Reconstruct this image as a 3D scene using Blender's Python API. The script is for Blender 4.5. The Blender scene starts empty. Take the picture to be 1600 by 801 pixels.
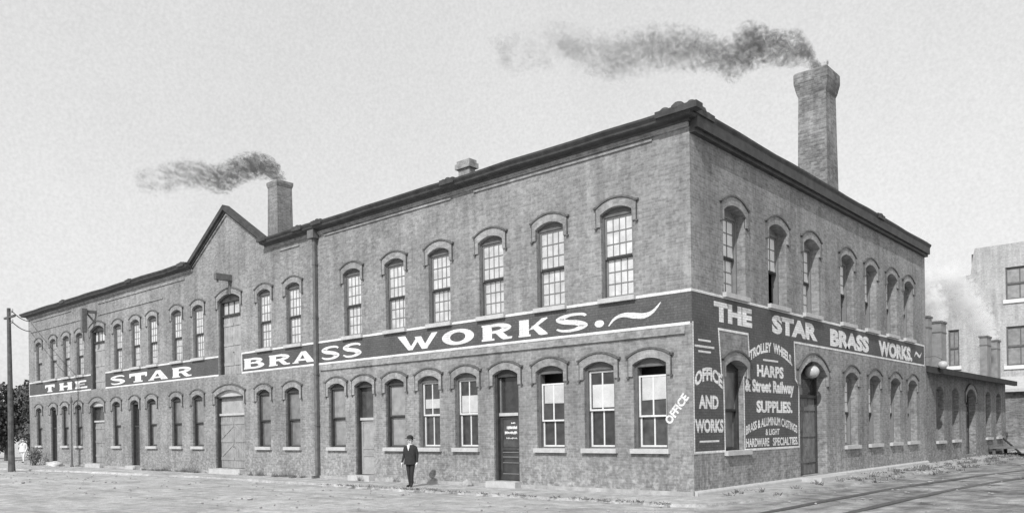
import bpy, bmesh, math, random
from mathutils import Vector, Matrix
R = math.radians
random.seed(7)
S = bpy.context.scene
COL = S.collection

# ------------------------------------------------------------------ camera
cam_d = bpy.data.cameras.new('camera'); cam = bpy.data.objects.new('camera', cam_d); COL.objects.link(cam)
S.camera = cam
CX, CY, CZ = 10.80, -19.46, 1.90
right = Vector((0.746356, 0.665547, 0)); fwd = Vector((-0.665547, 0.746356, 0)); up = Vector((0, 0, 1))
roll = R(0.8143)
# horizon rises to the right by 0.81 deg
r2 = right * math.cos(roll) - up * math.sin(roll)
u2 = up * math.cos(roll) + right * math.sin(roll)
cam.matrix_world = Matrix(((r2.x, u2.x, -fwd.x, CX), (r2.y, u2.y, -fwd.y, CY), (r2.z, u2.z, -fwd.z, CZ), (0, 0, 0, 1)))
cam_d.sensor_width = 36; cam_d.lens = 1258.36 / 1600 * 36
cam_d.shift_y = (671.95 - 400.5) / 1600
cam_d.clip_start = 0.1; cam_d.clip_end = 3000
S.render.resolution_x = 1024; S.render.resolution_y = 512

# ------------------------------------------------------------------ sky, sun, exposure
SUND = Vector((-0.30, 0.92, -0.82)).normalized()      # direction the light travels
elev = math.asin(-SUND.z); az = math.atan2(-SUND.x, -SUND.y)
W = bpy.data.worlds.new('World'); S.world = W; W.use_nodes = True
nt = W.node_tree; nt.nodes.clear()
def N(nt, t, **k):
    n = nt.nodes.new(t)
    for a, b in k.items(): setattr(n, a, b)
    return n
def L(nt, a, b): nt.links.new(a, b)
sky = N(nt, 'ShaderNodeTexSky'); sky.sky_type = 'NISHITA'; sky.sun_disc = False
sky.sun_elevation = elev; sky.sun_rotation = az; sky.dust_density = 3.0; sky.air_density = 1.0
bw = N(nt, 'ShaderNodeRGBToBW'); L(nt, sky.outputs[0], bw.inputs[0])
pw = N(nt, 'ShaderNodeMath', operation='POWER'); L(nt, bw.outputs[0], pw.inputs[0]); pw.inputs[1].default_value = 0.22
tc = N(nt, 'ShaderNodeTexCoord')
n1 = N(nt, 'ShaderNodeTexNoise'); n1.inputs['Scale'].default_value = 2.6; n1.inputs['Detail'].default_value = 7; n1.inputs['Roughness'].default_value = .62
L(nt, tc.outputs['Generated'], n1.inputs['Vector'])
n2 = N(nt, 'ShaderNodeTexNoise'); n2.inputs['Scale'].default_value = 300; n2.inputs['Detail'].default_value = 3
L(nt, tc.outputs['Generated'], n2.inputs['Vector'])
mr1 = N(nt, 'ShaderNodeMapRange'); mr1.inputs[1].default_value = .3; mr1.inputs[2].default_value = .7; mr1.inputs[3].default_value = .94; mr1.inputs[4].default_value = 1.04
L(nt, n1.outputs[0], mr1.inputs[0])
mr2 = N(nt, 'ShaderNodeMapRange'); mr2.inputs[1].default_value = .25; mr2.inputs[2].default_value = .75; mr2.inputs[3].default_value = .93; mr2.inputs[4].default_value = 1.07
L(nt, n2.outputs[0], mr2.inputs[0])
m1 = N(nt, 'ShaderNodeMath', operation='MULTIPLY'); L(nt, mr1.outputs[0], m1.inputs[0]); L(nt, mr2.outputs[0], m1.inputs[1])
m2 = N(nt, 'ShaderNodeMath', operation='MULTIPLY'); L(nt, pw.outputs[0], m2.inputs[0]); L(nt, m1.outputs[0], m2.inputs[1])
m3 = N(nt, 'ShaderNodeMath', operation='MULTIPLY'); L(nt, m2.outputs[0], m3.inputs[0]); m3.inputs[1].default_value = 6.5
bg = N(nt, 'ShaderNodeBackground'); bg.inputs[1].default_value = 0.10
L(nt, m3.outputs[0], bg.inputs[0])
wo = N(nt, 'ShaderNodeOutputWorld'); L(nt, bg.outputs[0], wo.inputs[0])

sd = bpy.data.lights.new('sun', 'SUN'); sun = bpy.data.objects.new('sun', sd); COL.objects.link(sun)
sd.energy = 3.7; sd.angle = R(0.6); sd.color = (1, 1, 1)
sun.rotation_euler = SUND.to_track_quat('-Z', 'Y').to_euler()
sun.location = (20, -60, 40)
S.view_settings.view_transform = 'Standard'; S.view_settings.look = 'None'
S.view_settings.exposure = 0.0; S.view_settings.gamma = 1.0; S.view_settings.use_curve_mapping = False
S.cycles.volume_bounces = 12; S.cycles.max_bounces = 16; S.cycles.volume_step_rate = 1.0

# ------------------------------------------------------------------ materials
def newmat(name):
    m = bpy.data.materials.new(name); m.use_nodes = True
    return m, m.node_tree, m.node_tree.nodes['Principled BSDF']
def mth(nt, op, a, b=None, c=None):
    n = N(nt, 'ShaderNodeMath', operation=op)
    for i, v in enumerate((a, b, c)):
        if v is None: continue
        if isinstance(v, (int, float)): n.inputs[i].default_value = v
        else: L(nt, v, n.inputs[i])
    return n.outputs[0]
def noise(nt, vec, scale, detail=3, rough=.55):
    n = N(nt, 'ShaderNodeTexNoise'); n.inputs['Scale'].default_value = scale; n.inputs['Detail'].default_value = detail
    n.inputs['Roughness'].default_value = rough
    L(nt, vec, n.inputs['Vector']); return n.outputs[0]
def mrange(nt, v, a, b, c, d):
    n = N(nt, 'ShaderNodeMapRange'); L(nt, v, n.inputs[0])
    for i, x in enumerate((a, b, c, d)): n.inputs[i + 1].default_value = x
    return n.outputs[0]
def wpos(nt): return N(nt, 'ShaderNodeNewGeometry').outputs['Position']
def bump(nt, p, h, strength, dist):
    b = N(nt, 'ShaderNodeBump'); b.inputs['Strength'].default_value = strength; b.inputs['Distance'].default_value = dist
    L(nt, h, b.inputs['Height']); L(nt, b.outputs[0], p.inputs['Normal'])
def gray(name, v, rough=.8, var=.18, scale=6, metal=0, rnd=0, spec=.3, fine=.1):
    m, nt, p = newmat(name)
    pos = wpos(nt)
    a = mrange(nt, noise(nt, pos, scale, 4), .3, .7, 1 - var, 1 + var)
    b = mrange(nt, noise(nt, pos, scale * 9, 2), .3, .7, 1 - fine, 1 + fine)
    o = mth(nt, 'MULTIPLY', a, b)
    if rnd:
        oi = N(nt, 'ShaderNodeObjectInfo').outputs['Random']
        o = mth(nt, 'MULTIPLY', o, mrange(nt, oi, 0, 1, 1 - rnd, 1 + rnd))
    o = mth(nt, 'MULTIPLY', o, v)
    L(nt, o, p.inputs['Base Color'])
    p.inputs['Roughness'].default_value = rough; p.inputs['Metallic'].default_value = metal
    p.inputs['Specular IOR Level'].default_value = spec
    return m
def brick(name, c1, c2, mortar, stain=.25, row=.075, bw_=.22, low=True):
    m, nt, p = newmat(name)
    pos = wpos(nt); sx = N(nt, 'ShaderNodeSeparateXYZ'); L(nt, pos, sx.inputs[0])
    cb = N(nt, 'ShaderNodeCombineXYZ'); L(nt, mth(nt, 'ADD', sx.outputs[0], sx.outputs[1]), cb.inputs[0]); L(nt, sx.outputs[2], cb.inputs[1])
    bt = N(nt, 'ShaderNodeTexBrick'); L(nt, cb.outputs[0], bt.inputs['Vector'])
    bt.inputs['Color1'].default_value = (c1,) * 3 + (1,); bt.inputs['Color2'].default_value = (c2,) * 3 + (1,)
    bt.inputs['Mortar'].default_value = (mortar,) * 3 + (1,)
    bt.inputs['Scale'].default_value = 1; bt.inputs['Mortar Size'].default_value = .007; bt.inputs['Mortar Smooth'].default_value = .3
    bt.inputs['Brick Width'].default_value = bw_; bt.inputs['Row Height'].default_value = row; bt.inputs['Bias'].default_value = 0
    g = N(nt, 'ShaderNodeRGBToBW'); L(nt, bt.outputs['Color'], g.inputs[0])
    st = mrange(nt, noise(nt, pos, .55, 6, .65), .3, .7, 1 - stain, 1 + stain)
    st2 = mrange(nt, noise(nt, pos, 9, 3), .3, .7, .80, 1.20)
    st = mth(nt, 'MULTIPLY', st, mrange(nt, noise(nt, pos, 1.9, 7, .72), .52, .66, 1.0, .80))
    st = mth(nt, 'MULTIPLY', st, mrange(nt, noise(nt, pos, .16, 3), .35, .65, .93, 1.12))
    o = mth(nt, 'MULTIPLY', mth(nt, 'MULTIPLY', g.outputs[0], st), st2)
    # vertical rain streaks, shape of their own
    mp = N(nt, 'ShaderNodeMapping'); mp.inputs['Scale'].default_value = (2.2, 2.2, .16); L(nt, pos, mp.inputs[0])
    sk = mrange(nt, noise(nt, mp.outputs[0], 1.3, 5), .35, .72, 1.10, .76)
    o = mth(nt, 'MULTIPLY', o, sk)
    if low:  # lime bloom and worn faces on the lowest courses
        lw = mrange(nt, sx.outputs[2], .2, 2.0, 1, 0)
        lm = mrange(nt, noise(nt, pos, 4.5, 5, .7), .48, .66, 0, .13)
        o = mth(nt, 'ADD', o, mth(nt, 'MULTIPLY', lw, lm))
    L(nt, o, p.inputs['Base Color'])
    p.inputs['Roughness'].default_value = .9; p.inputs['Specular IOR Level'].default_value = .2
    bump(nt, p, mth(nt, 'ADD', mth(nt, 'MULTIPLY', bt.outputs['Fac'], -1), mth(nt, 'MULTIPLY', noise(nt, pos, 30, 3), .6)), .6, .012)
    return m
def glass(name, v, rough=.12, rnd=.3, mott=.2):
    m, nt, p = newmat(name)
    pos = wpos(nt); a = mrange(nt, noise(nt, pos, 3.5, 4), .3, .7, 1 - mott, 1 + mott)
    oi = N(nt, 'ShaderNodeObjectInfo').outputs['Random']
    o = mth(nt, 'MULTIPLY', mth(nt, 'MULTIPLY', a, mrange(nt, oi, 0, 1, 1 - rnd, 1 + rnd)), v)
    L(nt, o, p.inputs['Base Color']); p.inputs['Roughness'].default_value = rough
    p.inputs['Specular IOR Level'].default_value = .5
    bump(nt, p, noise(nt, pos, 2.5, 2), .05, .05)
    return m
def paint(name, v, wear, wearv):
    # sign-writer's paint over brick: courses telegraph through, worn patches
    m, nt, p = newmat(name); pos = wpos(nt)
    sx = N(nt, 'ShaderNodeSeparateXYZ'); L(nt, pos, sx.inputs[0])
    cb = N(nt, 'ShaderNodeCombineXYZ'); L(nt, mth(nt, 'ADD', sx.outputs[0], sx.outputs[1]), cb.inputs[0]); L(nt, sx.outputs[2], cb.inputs[1])
    bt = N(nt, 'ShaderNodeTexBrick'); L(nt, cb.outputs[0], bt.inputs['Vector'])
    bt.inputs['Scale'].default_value = 1; bt.inputs['Mortar Size'].default_value = .007
    bt.inputs['Brick Width'].default_value = .22; bt.inputs['Row Height'].default_value = .075
    bt.inputs['Color1'].default_value = (.92,) * 3 + (1,); bt.inputs['Color2'].default_value = (1.08,) * 3 + (1,); bt.inputs['Mortar'].default_value = (.66,) * 3 + (1,)
    g = N(nt, 'ShaderNodeRGBToBW'); L(nt, bt.outputs['Color'], g.inputs[0])
    a = mrange(nt, noise(nt, pos, 1.1, 5, .65), .3, .7, .8, 1.2)
    o = mth(nt, 'MULTIPLY', mth(nt, 'MULTIPLY', g.outputs[0], a), v)
    wk = mrange(nt, noise(nt, pos, 11, 6, .75), .53, .68, 0, wear)
    o = mth(nt, 'ADD', mth(nt, 'MULTIPLY', o, mth(nt, 'SUBTRACT', 1, wk)), mth(nt, 'MULTIPLY', wk, wearv))
    L(nt, o, p.inputs['Base Color']); p.inputs['Roughness'].default_value = .7; p.inputs['Specular IOR Level'].default_value = .25
    bump(nt, p, bt.outputs['Fac'], .35, -.006)
    return m

M = {}
M['brick'] = brick('red_brick', .20, .285, .31, .22)
M['brick_hood'] = brick('hood_brick', .225, .31, .33, .2, low=False)
M['brick_annex'] = brick('annex_brick', .14, .23, .25, .25)
M['brick_pale'] = brick('pale_brick', .37, .43, .43, .12, low=False)
M['brick_stack'] = brick('stack_brick', .15, .27, .26, .38, low=False)
M['stone'] = gray('sill_stone', .46, .85, .12, 5)
M['plinth'] = gray('plinth_stone', .36, .9, .25, 3)
M['cornice'] = gray('cornice_paint', .055, .6, .35, 3)
M['dark'] = gray('dark_timber_paint', .05, .55, .3, 6)
M['drip'] = gray('sooty_drip_course', .11, .8, .3, 8)
M['frame'] = gray('grey_frame_paint', .12, .6, .2, 6)
M['rail'] = gray('shaded_rail_paint', .05, .6, .2, 6)  # meeting rail, with the overhanging upper sash's shadow put into its colour
M['muntin'] = gray('muntin_paint', .20, .6, .1, 6)
M['white'] = gray('white_paint', .66, .5, .08, 6)
M['door'] = gray('grey_door_paint', .31, .7, .2, 2.5, rnd=.12)
M['door_dark'] = gray('dark_door_paint', .055, .45, .25, 5)
M['void'] = gray('unlit_room_lining', .16, .9, .2, 3)
M['pane_pale'] = glass('whitewashed_pane', .55, .25, .14, .22)
M['pane_white'] = glass('lifted_whitewash_pane', .85, .5, .05, .06)  # whitewashed side panes, colour raised to make up for grazing light
M['pane_screen'] = glass('dusty_screened_pane', .23, .35, .22, .25)
M['pane_dark'] = glass('dark_pane', .06, .08, .35, .4)
M['blind'] = gray('linen_blind', .52, .9, .12, 4, rnd=.1)
M['sign'] = paint('sign_ground_paint', .095, .55, .2)
M['letter'] = paint('sign_letter_paint', .76, .7, .28)
M['iron'] = gray('painted_iron', .13, .55, .25, 5)
M['roof'] = gray('tar_roof', .06, .9, .2, 2)
M['annexroof'] = gray('annex_roof_felt', .035, .85, .3, 2)
M['wood'] = gray('weathered_pole_wood', .10, .9, .35, 4)
M['plank'] = gray('loading_plank', .16, .9, .3, 4)
M['sheet'] = gray('galvanised_sheet', .24, .55, .2, 3)
M['globe'] = gray('opal_glass', .46, .25, .05, 6)
M['suit'] = gray('dark_wool', .032, .9, .2, 20)
M['skin'] = gray('skin', .6, .6, .08, 20)
M['pale_cloth'] = gray('pale_cloth', .7, .9, .12, 10)
M['felt'] = gray('felt_hat', .03, .9, .15, 20)
M['sack'] = gray('tarred_sacking', .06, .95, .35, 9)
M['leaf'] = gray('leaves', .075, .7, .4, 2.5, rnd=.2)
M['bark'] = gray('bark', .08, .9, .3, 6)
M['twig'] = gray('dry_scrub', .16, .9, .4, 7)
M['weed'] = gray('weeds', .16, .9, .4, 7)
M['stone_chip'] = gray('stone_chips', .30, .9, .3, 3)
M['steel'] = gray('rail_steel', .06, .4, .3, 6, spec=.5)
M['rubble'] = gray('pale_rubble', .5, .95, .2, 5)

def ground_mat(name, base, var, tracks=False):
    m, nt, p = newmat(name); pos = wpos(nt)
    sx = N(nt, 'ShaderNodeSeparateXYZ'); L(nt, pos, sx.inputs[0])
    a = mrange(nt, noise(nt, pos, .35, 6, .65), .3, .7, 1 - var, 1 + var)
    b = mrange(nt, noise(nt, pos, 2.2, 8, .75), .3, .7, .6, 1.3)
    c_ = mrange(nt, noise(nt, pos, 28, 3), .3, .7, .8, 1.15)
    o = mth(nt, 'MULTIPLY', mth(nt, 'MULTIPLY', a, b), mth(nt, 'MULTIPLY', c_, base))
    # wheel ruts along the side street, and along the front street
    mp = N(nt, 'ShaderNodeMapping'); mp.inputs['Scale'].default_value = (.35, 1.5, 1); L(nt, pos, mp.inputs[0])
    rut = mrange(nt, noise(nt, mp.outputs[0], 1.0, 4), .46, .66, 1.03, .80)
    mq = N(nt, 'ShaderNodeMapping'); mq.inputs['Scale'].default_value = (1.6, .22, 1); L(nt, pos, mq.inputs[0])
    rut2 = mrange(nt, noise(nt, mq.outputs[0], 1.0, 4), .46, .66, 1.03, .70)
    side = mrange(nt, sx.outputs[0], .6, 2.2, 0, 1)
    o = mth(nt, 'MULTIPLY', o, mth(nt, 'ADD', mth(nt, 'MULTIPLY', rut2, side), mth(nt, 'MULTIPLY', rut, mth(nt, 'SUBTRACT', 1, side))))
    # muddy strip of the side street
    o = mth(nt, 'MULTIPLY', o, mth(nt, 'SUBTRACT', 1, mth(nt, 'MULTIPLY', mth(nt, 'MULTIPLY', side, mrange(nt, sx.outputs[1], -6, 2, 0, 1)), mrange(nt, noise(nt, pos, .8, 5, .7), .38, .62, .1, .62))))
    L(nt, o, p.inputs['Base Color']); p.inputs['Roughness'].default_value = .95; p.inputs['Specular IOR Level'].default_value = .15
    bump(nt, p, mth(nt, 'ADD', noise(nt, pos, 5, 6, .7), mth(nt, 'MULTIPLY', noise(nt, pos, 40, 3), .25)), 1.0, .11)
    return m
M['dirt'] = ground_mat('street_dirt', .55, .18)
M['walk'] = ground_mat('trodden_footway', .55, .14)

# ------------------------------------------------------------------ mesh helpers
class MB:
    def __init__(s): s.v = []; s.f = []; s.mi = []; s.cur = 0
    def face(s, pts):
        i = len(s.v); s.v += [tuple(p) for p in pts]; s.f.append(tuple(range(i, i + len(pts)))); s.mi.append(s.cur)
    def box(s, x0, x1, y0, y1, z0, z1):
        i = len(s.v)
        s.v += [(x0, y0, z0), (x1, y0, z0), (x1, y1, z0), (x0, y1, z0), (x0, y0, z1), (x1, y0, z1), (x1, y1, z1), (x0, y1, z1)]
        for q in ((0, 3, 2, 1), (4, 5, 6, 7), (0, 1, 5, 4), (1, 2, 6, 5), (2, 3, 7, 6), (3, 0, 4, 7)):
            s.f.append(tuple(i + k for k in q)); s.mi.append(s.cur)
        return s
    def prism(s, pts, d, axis='y', o=0.0):
        # pts in 2D, extruded from o to d along the axis ('y': pts are x,z ; 'x': pts are y,z ; 'z': pts are x,y)
        def P(a, b, t): return (a, t, b) if axis == 'y' else ((t, a, b) if axis == 'x' else (a, b, t))
        n = len(pts); i = len(s.v)
        s.v += [P(a, b, o) for a, b in pts] + [P(a, b, d) for a, b in pts]
        s.f.append(tuple(i + k for k in range(n))); s.f.append(tuple(i + n + k for k in reversed(range(n))))
        s.mi += [s.cur] * 2
        for k in range(n):
            s.f.append((i + k, i + n + k, i + n + (k + 1) % n, i + (k + 1) % n)); s.mi.append(s.cur)
        return s
    def tube(s, path, radii, n=8, cap=True):
        rings = []; path = [Vector(p) for p in path]
        for k, p in enumerate(path):
            d = (path[min(k + 1, len(path) - 1)] - path[max(k - 1, 0)]).normalized()
            a = d.cross(Vector((0, 0, 1)) if abs(d.z) < .95 else Vector((1, 0, 0))).normalized(); b = d.cross(a)
            r = radii[k] if isinstance(radii, (list, tuple)) else radii
            i = len(s.v); rings.append(i)
            s.v += [tuple(p + (a * math.cos(t) + b * math.sin(t)) * r) for t in (2 * math.pi * j / n for j in range(n))]
        for q in range(len(rings) - 1):
            for j in range(n):
                s.f.append((rings[q] + j, rings[q] + (j + 1) % n, rings[q + 1] + (j + 1) % n, rings[q + 1] + j)); s.mi.append(s.cur)
        if cap:
            s.f.append(tuple(rings[0] + j for j in reversed(range(n)))); s.f.append(tuple(rings[-1] + j for j in range(n))); s.mi += [s.cur] * 2
        return s
    def ball(s, c, r, n=12, m=8, sc=(1, 1, 1)):
        c = Vector(c); i = len(s.v)
        for a in range(m + 1):
            th = math.pi * a / m
            for b in range(n):
                ph = 2 * math.pi * b / n
                s.v.append((c.x + r * sc[0] * math.sin(th) * math.cos(ph), c.y + r * sc[1] * math.sin(th) * math.sin(ph), c.z + r * sc[2] * math.cos(th)))
        for a in range(m):
            for b in range(n):
                s.f.append((i + a * n + b, i + (a + 1) * n + b, i + (a + 1) * n + (b + 1) % n, i + a * n + (b + 1) % n)); s.mi.append(s.cur)
        return s
    def build(s, name, mats, parent=None, smooth=False, fixn=True):
        me = bpy.data.meshes.new(name); me.from_pydata(s.v, [], s.f)
        for m in (mats if isinstance(mats, (list, tuple)) else [mats]): me.materials.append(m)
        for p, k in zip(me.polygons, s.mi): p.material_index = k; p.use_smooth = smooth
        if fixn:
            bm = bmesh.new(); bm.from_mesh(me); bmesh.ops.recalc_face_normals(bm, faces=bm.faces); bm.to_mesh(me); bm.free()
        me.update()
        o = bpy.data.objects.new(name, me); COL.objects.link(o)
        if parent is not None: o.parent = parent
        return o
def empty(name, loc=(0, 0, 0), rz=0):
    o = bpy.data.objects.new(name, None); COL.objects.link(o); o.location = loc; o.rotation_euler = (0, 0, rz); o.empty_display_size = .3
    return o
def tag(o, label=None, cat=None, group=None, kind=None):
    if label: o['label'] = label
    if cat: o['category'] = cat
    if group: o['group'] = group
    if kind: o['kind'] = kind
    return o
def place(o, loc=(0, 0, 0), rz=0, parent=None):
    o.location = loc; o.rotation_euler = (0, 0, rz)
    if parent is not None: o.parent = parent
    return o

# ------------------------------------------------------------------ ground
def gz(x, y): return 0.0
g = MB()
xs = [-600, -200, -100, -70] + [-60 + 2 * i for i in range(46)] + [40, 60, 120, 400]
ys = [-400, -100, -40] + [-26 + 2 * i for i in range(46)] + [90, 160, 400, 900]
rg = random.Random(3); hh = {}
for i, x in enumerate(xs):
    for j, y in enumerate(ys):
        inside = (x <= .5 and y >= -.5)
        hh[i, j] = -.06 if inside else -.045 + rg.uniform(-.025, .02)
i0 = 0
for i in range(len(xs)):
    for j in range(len(ys)): g.v.append((xs[i], ys[j], hh[i, j]))
for i in range(len(xs) - 1):
    for j in range(len(ys) - 1):
        a = i * len(ys) + j; g.f.append((a, a + len(ys), a + len(ys) + 1, a + 1)); g.mi.append(0)
tag(g.build('ground', M['dirt'], smooth=True), 'pale dusty dirt street with ruts', None, kind='structure')
# raised footway along the front, with a rough edge
fw = MB()
edge = [(-70, -5.2), (-52, -3.9), (-42, -3.1), (-36, -2.5), (-31.7, -2.1), (-24, -1.75), (-15.8, -1.75), (-12, -1.95), (-9, -2.05), (-6.3, -2.0), (-3, -2.0), (-.8, -2.0), (.6, -1.95), (1.3, -1.4), (1.45, -.3), (1.5, 6), (1.5, 14), (1.45, 24), (1.4, 44)]
def inner(p):
    return (min(p[0], 0.02), .02) if p[1] < -.5 else (-.02, p[1])
fine_edge = []
for a, b in zip(edge[:-1], edge[1:]):
    n_ = max(2, int(math.hypot(b[0] - a[0], b[1] - a[1]) / .5))
    for k in range(n_):
        t = k / n_; fine_edge.append((a[0] + (b[0] - a[0]) * t, a[1] + (b[1] - a[1]) * t))
fine_edge.append(edge[-1])
pv = None
for x, y in fine_edge:
    jx = rg.uniform(-.05, .05); jy = rg.uniform(-.07, .07)
    side_ = y > -.6 and x > .5
    drop = rg.uniform(.012, .03) if (y < -.6) else rg.uniform(-.03, -.01)
    ztop = .035 if y < -.6 else .01
    inn = (min(x, 0), 0) if y < -.6 else (0, y)
    outer = (x + (jx if not side_ else jx * 2), y + jy)
    cur = [(inn[0], inn[1], .06), ((inn[0] + outer[0]) / 2, (inn[1] + outer[1]) / 2, .05), (outer[0], outer[1], ztop), (outer[0] + (.05 if side_ else 0), outer[1] - (0 if side_ else .05), -.09)]
    if pv:
        for k in range(3): fw.face([pv[k], cur[k], cur[k + 1], pv[k + 1]])
    pv = cur
tag(fw.build('footway', M['walk'], fixn=True), 'trodden dirt footway along the factory wall', None, kind='structure')

# ------------------------------------------------------------------ the factory
FAC = empty('brick_factory', (0, 0, 0))
tag(FAC, 'two storey brick brass works with painted signs and gabled hoist bay', 'factory')
AU = [-49.4, -46.75, -44.5, -42.3, -36.69, -34.37, -32.28, -29.51, -27.25, -21.21, -18.93, -14.84, -12.27, -9.88, -7.38, -4.87, -2.39]
AUD = [-39.58, -24.26]
AL = {-49.5: 'screen', -44.85: 'screen', -42.60: 'screen', -36.99: 'screen', -32.47: 'screen', -29.65: 'screen', -27.40: 'screen', -21.36: 'screen', -19.08: 'screen',
      -15.94: 'screen', -12.35: 'screen', -10.49: 'office', -8.63: 'office', -4.94: 'open', -3.08: 'office', -1.34: 'open'}
ALD = {-46.86: ('dark', 1.1, .3), -39.75: ('pale', 2.0, .3), -34.57: ('dark', 1.05, .26), -24.36: ('plank', 2.66, .3), -14.2: ('grey', 1.12, .26), -6.80: ('office', 1.1, .26)}
BU = [2.57, 5.58, 8.36, 11.89, 14.60, 17.28, 19.67]
BL = [12.16, 14.85, 17.55, 20.06]
ANW = [24.77, 27.82, 35.54, 38.44]
def arch(cx, w, z0, apex, rise, n=8):
    sp = apex - rise; Rr = (w * w / 4 + rise * rise) / (2 * rise); a = math.asin(min(1, w / 2 / Rr))
    pts = [(cx - w / 2, z0), (cx + w / 2, z0)]
    for k in range(n + 1):
        t = a - 2 * a * k / n
        pts.append((cx + Rr * math.sin(t), apex - Rr + Rr * math.cos(t)))
    return pts
def slab(name, outer, holes, thick, mat, parent, conv):
    cu = bpy.data.curves.new(name, 'CURVE'); cu.dimensions = '2D'; cu.fill_mode = 'BOTH'; cu.extrude = thick / 2
    for poly in [outer] + holes:
        sp = cu.splines.new('POLY'); sp.points.add(len(poly) - 1); sp.use_cyclic_u = True
        for q, (a, b) in zip(sp.points, poly): q.co = (a, b, 0, 1)
    to = bpy.data.objects.new('tmp', cu); COL.objects.link(to)
    bpy.context.view_layer.update()
    me = bpy.data.meshes.new_from_object(to.evaluated_get(bpy.context.evaluated_depsgraph_get()))
    bpy.data.objects.remove(to); me.name = name
    for v in me.vertices:
        v.co = conv(v.co.x, v.co.y, thick / 2 - v.co.z)
    bm = bmesh.new(); bm.from_mesh(me); bmesh.ops.remove_doubles(bm, verts=bm.verts, dist=1e-5); bmesh.ops.recalc_face_normals(bm, faces=bm.faces)
    bm.to_mesh(me); bm.free()
    me.materials.clear(); me.materials.append(mat)
    for p in me.polygons: p.use_smooth = False; p.material_index = 0
    o = bpy.data.objects.new(name, me); COL.objects.link(o); o.parent = parent
    return o
WA, HA = 1.1, .17
ZU0, ZU1, ZL0, ZL1 = 5.70, 8.33, 1.33, 3.89
hA = [arch(x, WA, ZU0, ZU1, HA) for x in AU]
hA += [arch(x, 2.05, 4.74, 8.5, .26) for x in AUD]
hA += [arch(x, WA, ZL0, ZL1, HA) for x in AL]
for x, (k, w, z0) in ALD.items(): hA.append(arch(x, w, z0, 4.0 if w > 1.5 else ZL1, .3 if w > 1.5 else HA))
GX, GZ0, GZ1 = -24.32, 10.28, 12.36
outA = [(-51.4, -.3), (0, -.3), (0, 10.28), (GX + 3.4, GZ0), (GX, GZ1), (GX - 3.4, GZ0), (-51.4, 10.28)]
TH = .42
slab('front_wall', outA, hA, TH, M['brick'], FAC, lambda a, b, d: Vector((a, d, b)))
WB = 1.40
hB = [arch(y, WB, 5.76, 8.37, .22) for y in BU] + [arch(y, WB, 1.15, 3.93, .22) for y in BL] + [arch(2.55, WB, 1.22, 3.86, .2), arch(8.42, 2.4, .2, 4.15, .5)]
slab('side_wall', [(TH, -.3), (22.4, -.3), (22.4, 10.28), (TH, 10.28)], hB, TH, M['brick'], FAC, lambda a, b, d: Vector((-d, a, b)))
mb = MB(); mb.box(-51.4, -51.0, TH, 12, -.3, 10.28); mb.box(-51.4, -17.2, 12, 12.4, -.3, 10.28); mb.box(-17.6, -17.2, 12.4, 22, -.3, 10.28); mb.box(-17.6, 0, 22.0, 22.4, -.3, 10.275)
mb.v = [(x - (.42 if (y >= 22 and x == 0) else 0), y, z) for x, y, z in mb.v]
mb.build('rear_wall', M['brick'], FAC)
roof = MB(); roof.box(-51.0, -.42, TH, 12, 10.1, 10.2); roof.box(-17.2, -.42, 12, 22, 10.1, 10.2)
ROOF = roof.build('roof', M['roof'], FAC)
# dark room linings behind the open sashes
rl = MB(); rl.box(-51, -.5, 1.1, 1.2, 0, 10); rl.box(-4.6, -4.5, 4.6, 21.9, 0, 10); rl.box(-51, -.45, .45, 21.9, 4.55, 4.65)
rl.v = [(x if not (z > 4.5 and z < 4.7 and x < -20 and y > 12) else x, min(y, 11.9) if x < -18 else y, z) for x, y, z in rl.v]
rl.build('inner_partition', M['void'], FAC)

# swept mouldings -----------------------------------------------------
def sweep(mb, prof, path, closed_prof=True):
    n = len(path); rings = []
    for k in range(n):
        if k == 0: d = Vector(path[1]) - Vector(path[0]); nrm = Vector((d.y, -d.x)).normalized(); sc = 1
        elif k == n - 1: d = Vector(path[k]) - Vector(path[k - 1]); nrm = Vector((d.y, -d.x)).normalized(); sc = 1
        else:
            d0 = (Vector(path[k]) - Vector(path[k - 1])).normalized(); d1 = (Vector(path[k + 1]) - Vector(path[k])).normalized()
            n0 = Vector((d0.y, -d0.x)); n1 = Vector((d1.y, -d1.x)); nrm = (n0 + n1).normalized(); sc = 1 / max(.3, nrm.dot(n0))
        i = len(mb.v); rings.append(i)
        for o_, z in prof: mb.v.append((path[k][0] + nrm.x * o_ * sc, path[k][1] + nrm.y * o_ * sc, z))
    m = len(prof)
    for q in range(n - 1):
        for j in range(m):
            mb.f.append((rings[q] + j, rings[q] + (j + 1) % m, rings[q + 1] + (j + 1) % m, rings[q + 1] + j)); mb.mi.append(mb.cur)
    mb.f.append(tuple(rings[0] + j for j in range(m))); mb.f.append(tuple(rings[-1] + j for j in reversed(range(m)))); mb.mi += [mb.cur] * 2
def subdiv(path, step):
    out = []
    for a, b in zip(path[:-1], path[1:]):
        n_ = max(1, int(math.hypot(b[0] - a[0], b[1] - a[1]) / step))
        out += [(a[0] + (b[0] - a[0]) * k / n_, a[1] + (b[1] - a[1]) * k / n_) for k in range(n_)]
    return out + [path[-1]]
CPROF = [(-.3, 10.22), (.02, 10.14), (.10, 10.14), (.13, 10.19), (.32, 10.21), (.36, 10.24), (.37, 10.29), (.44, 10.37), (.45, 10.43), (-.3, 10.52)]
MPROF = [(-.02, 10.02), (.05, 10.02), (.06, 10.06), (.09, 10.07), (.09, 10.135), (-.02, 10.135)]
P1 = subdiv([(-51.4, 11), (-51.4, 0), (GX - 3.35, 0)], 1.2); P2 = subdiv([(GX + 3.35, 0), (0, 0), (0, 22.4), (-2.2, 22.4)], 1.2)
mb = MB()
for P in (P1, P2): sweep(mb, CPROF, P)
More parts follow.
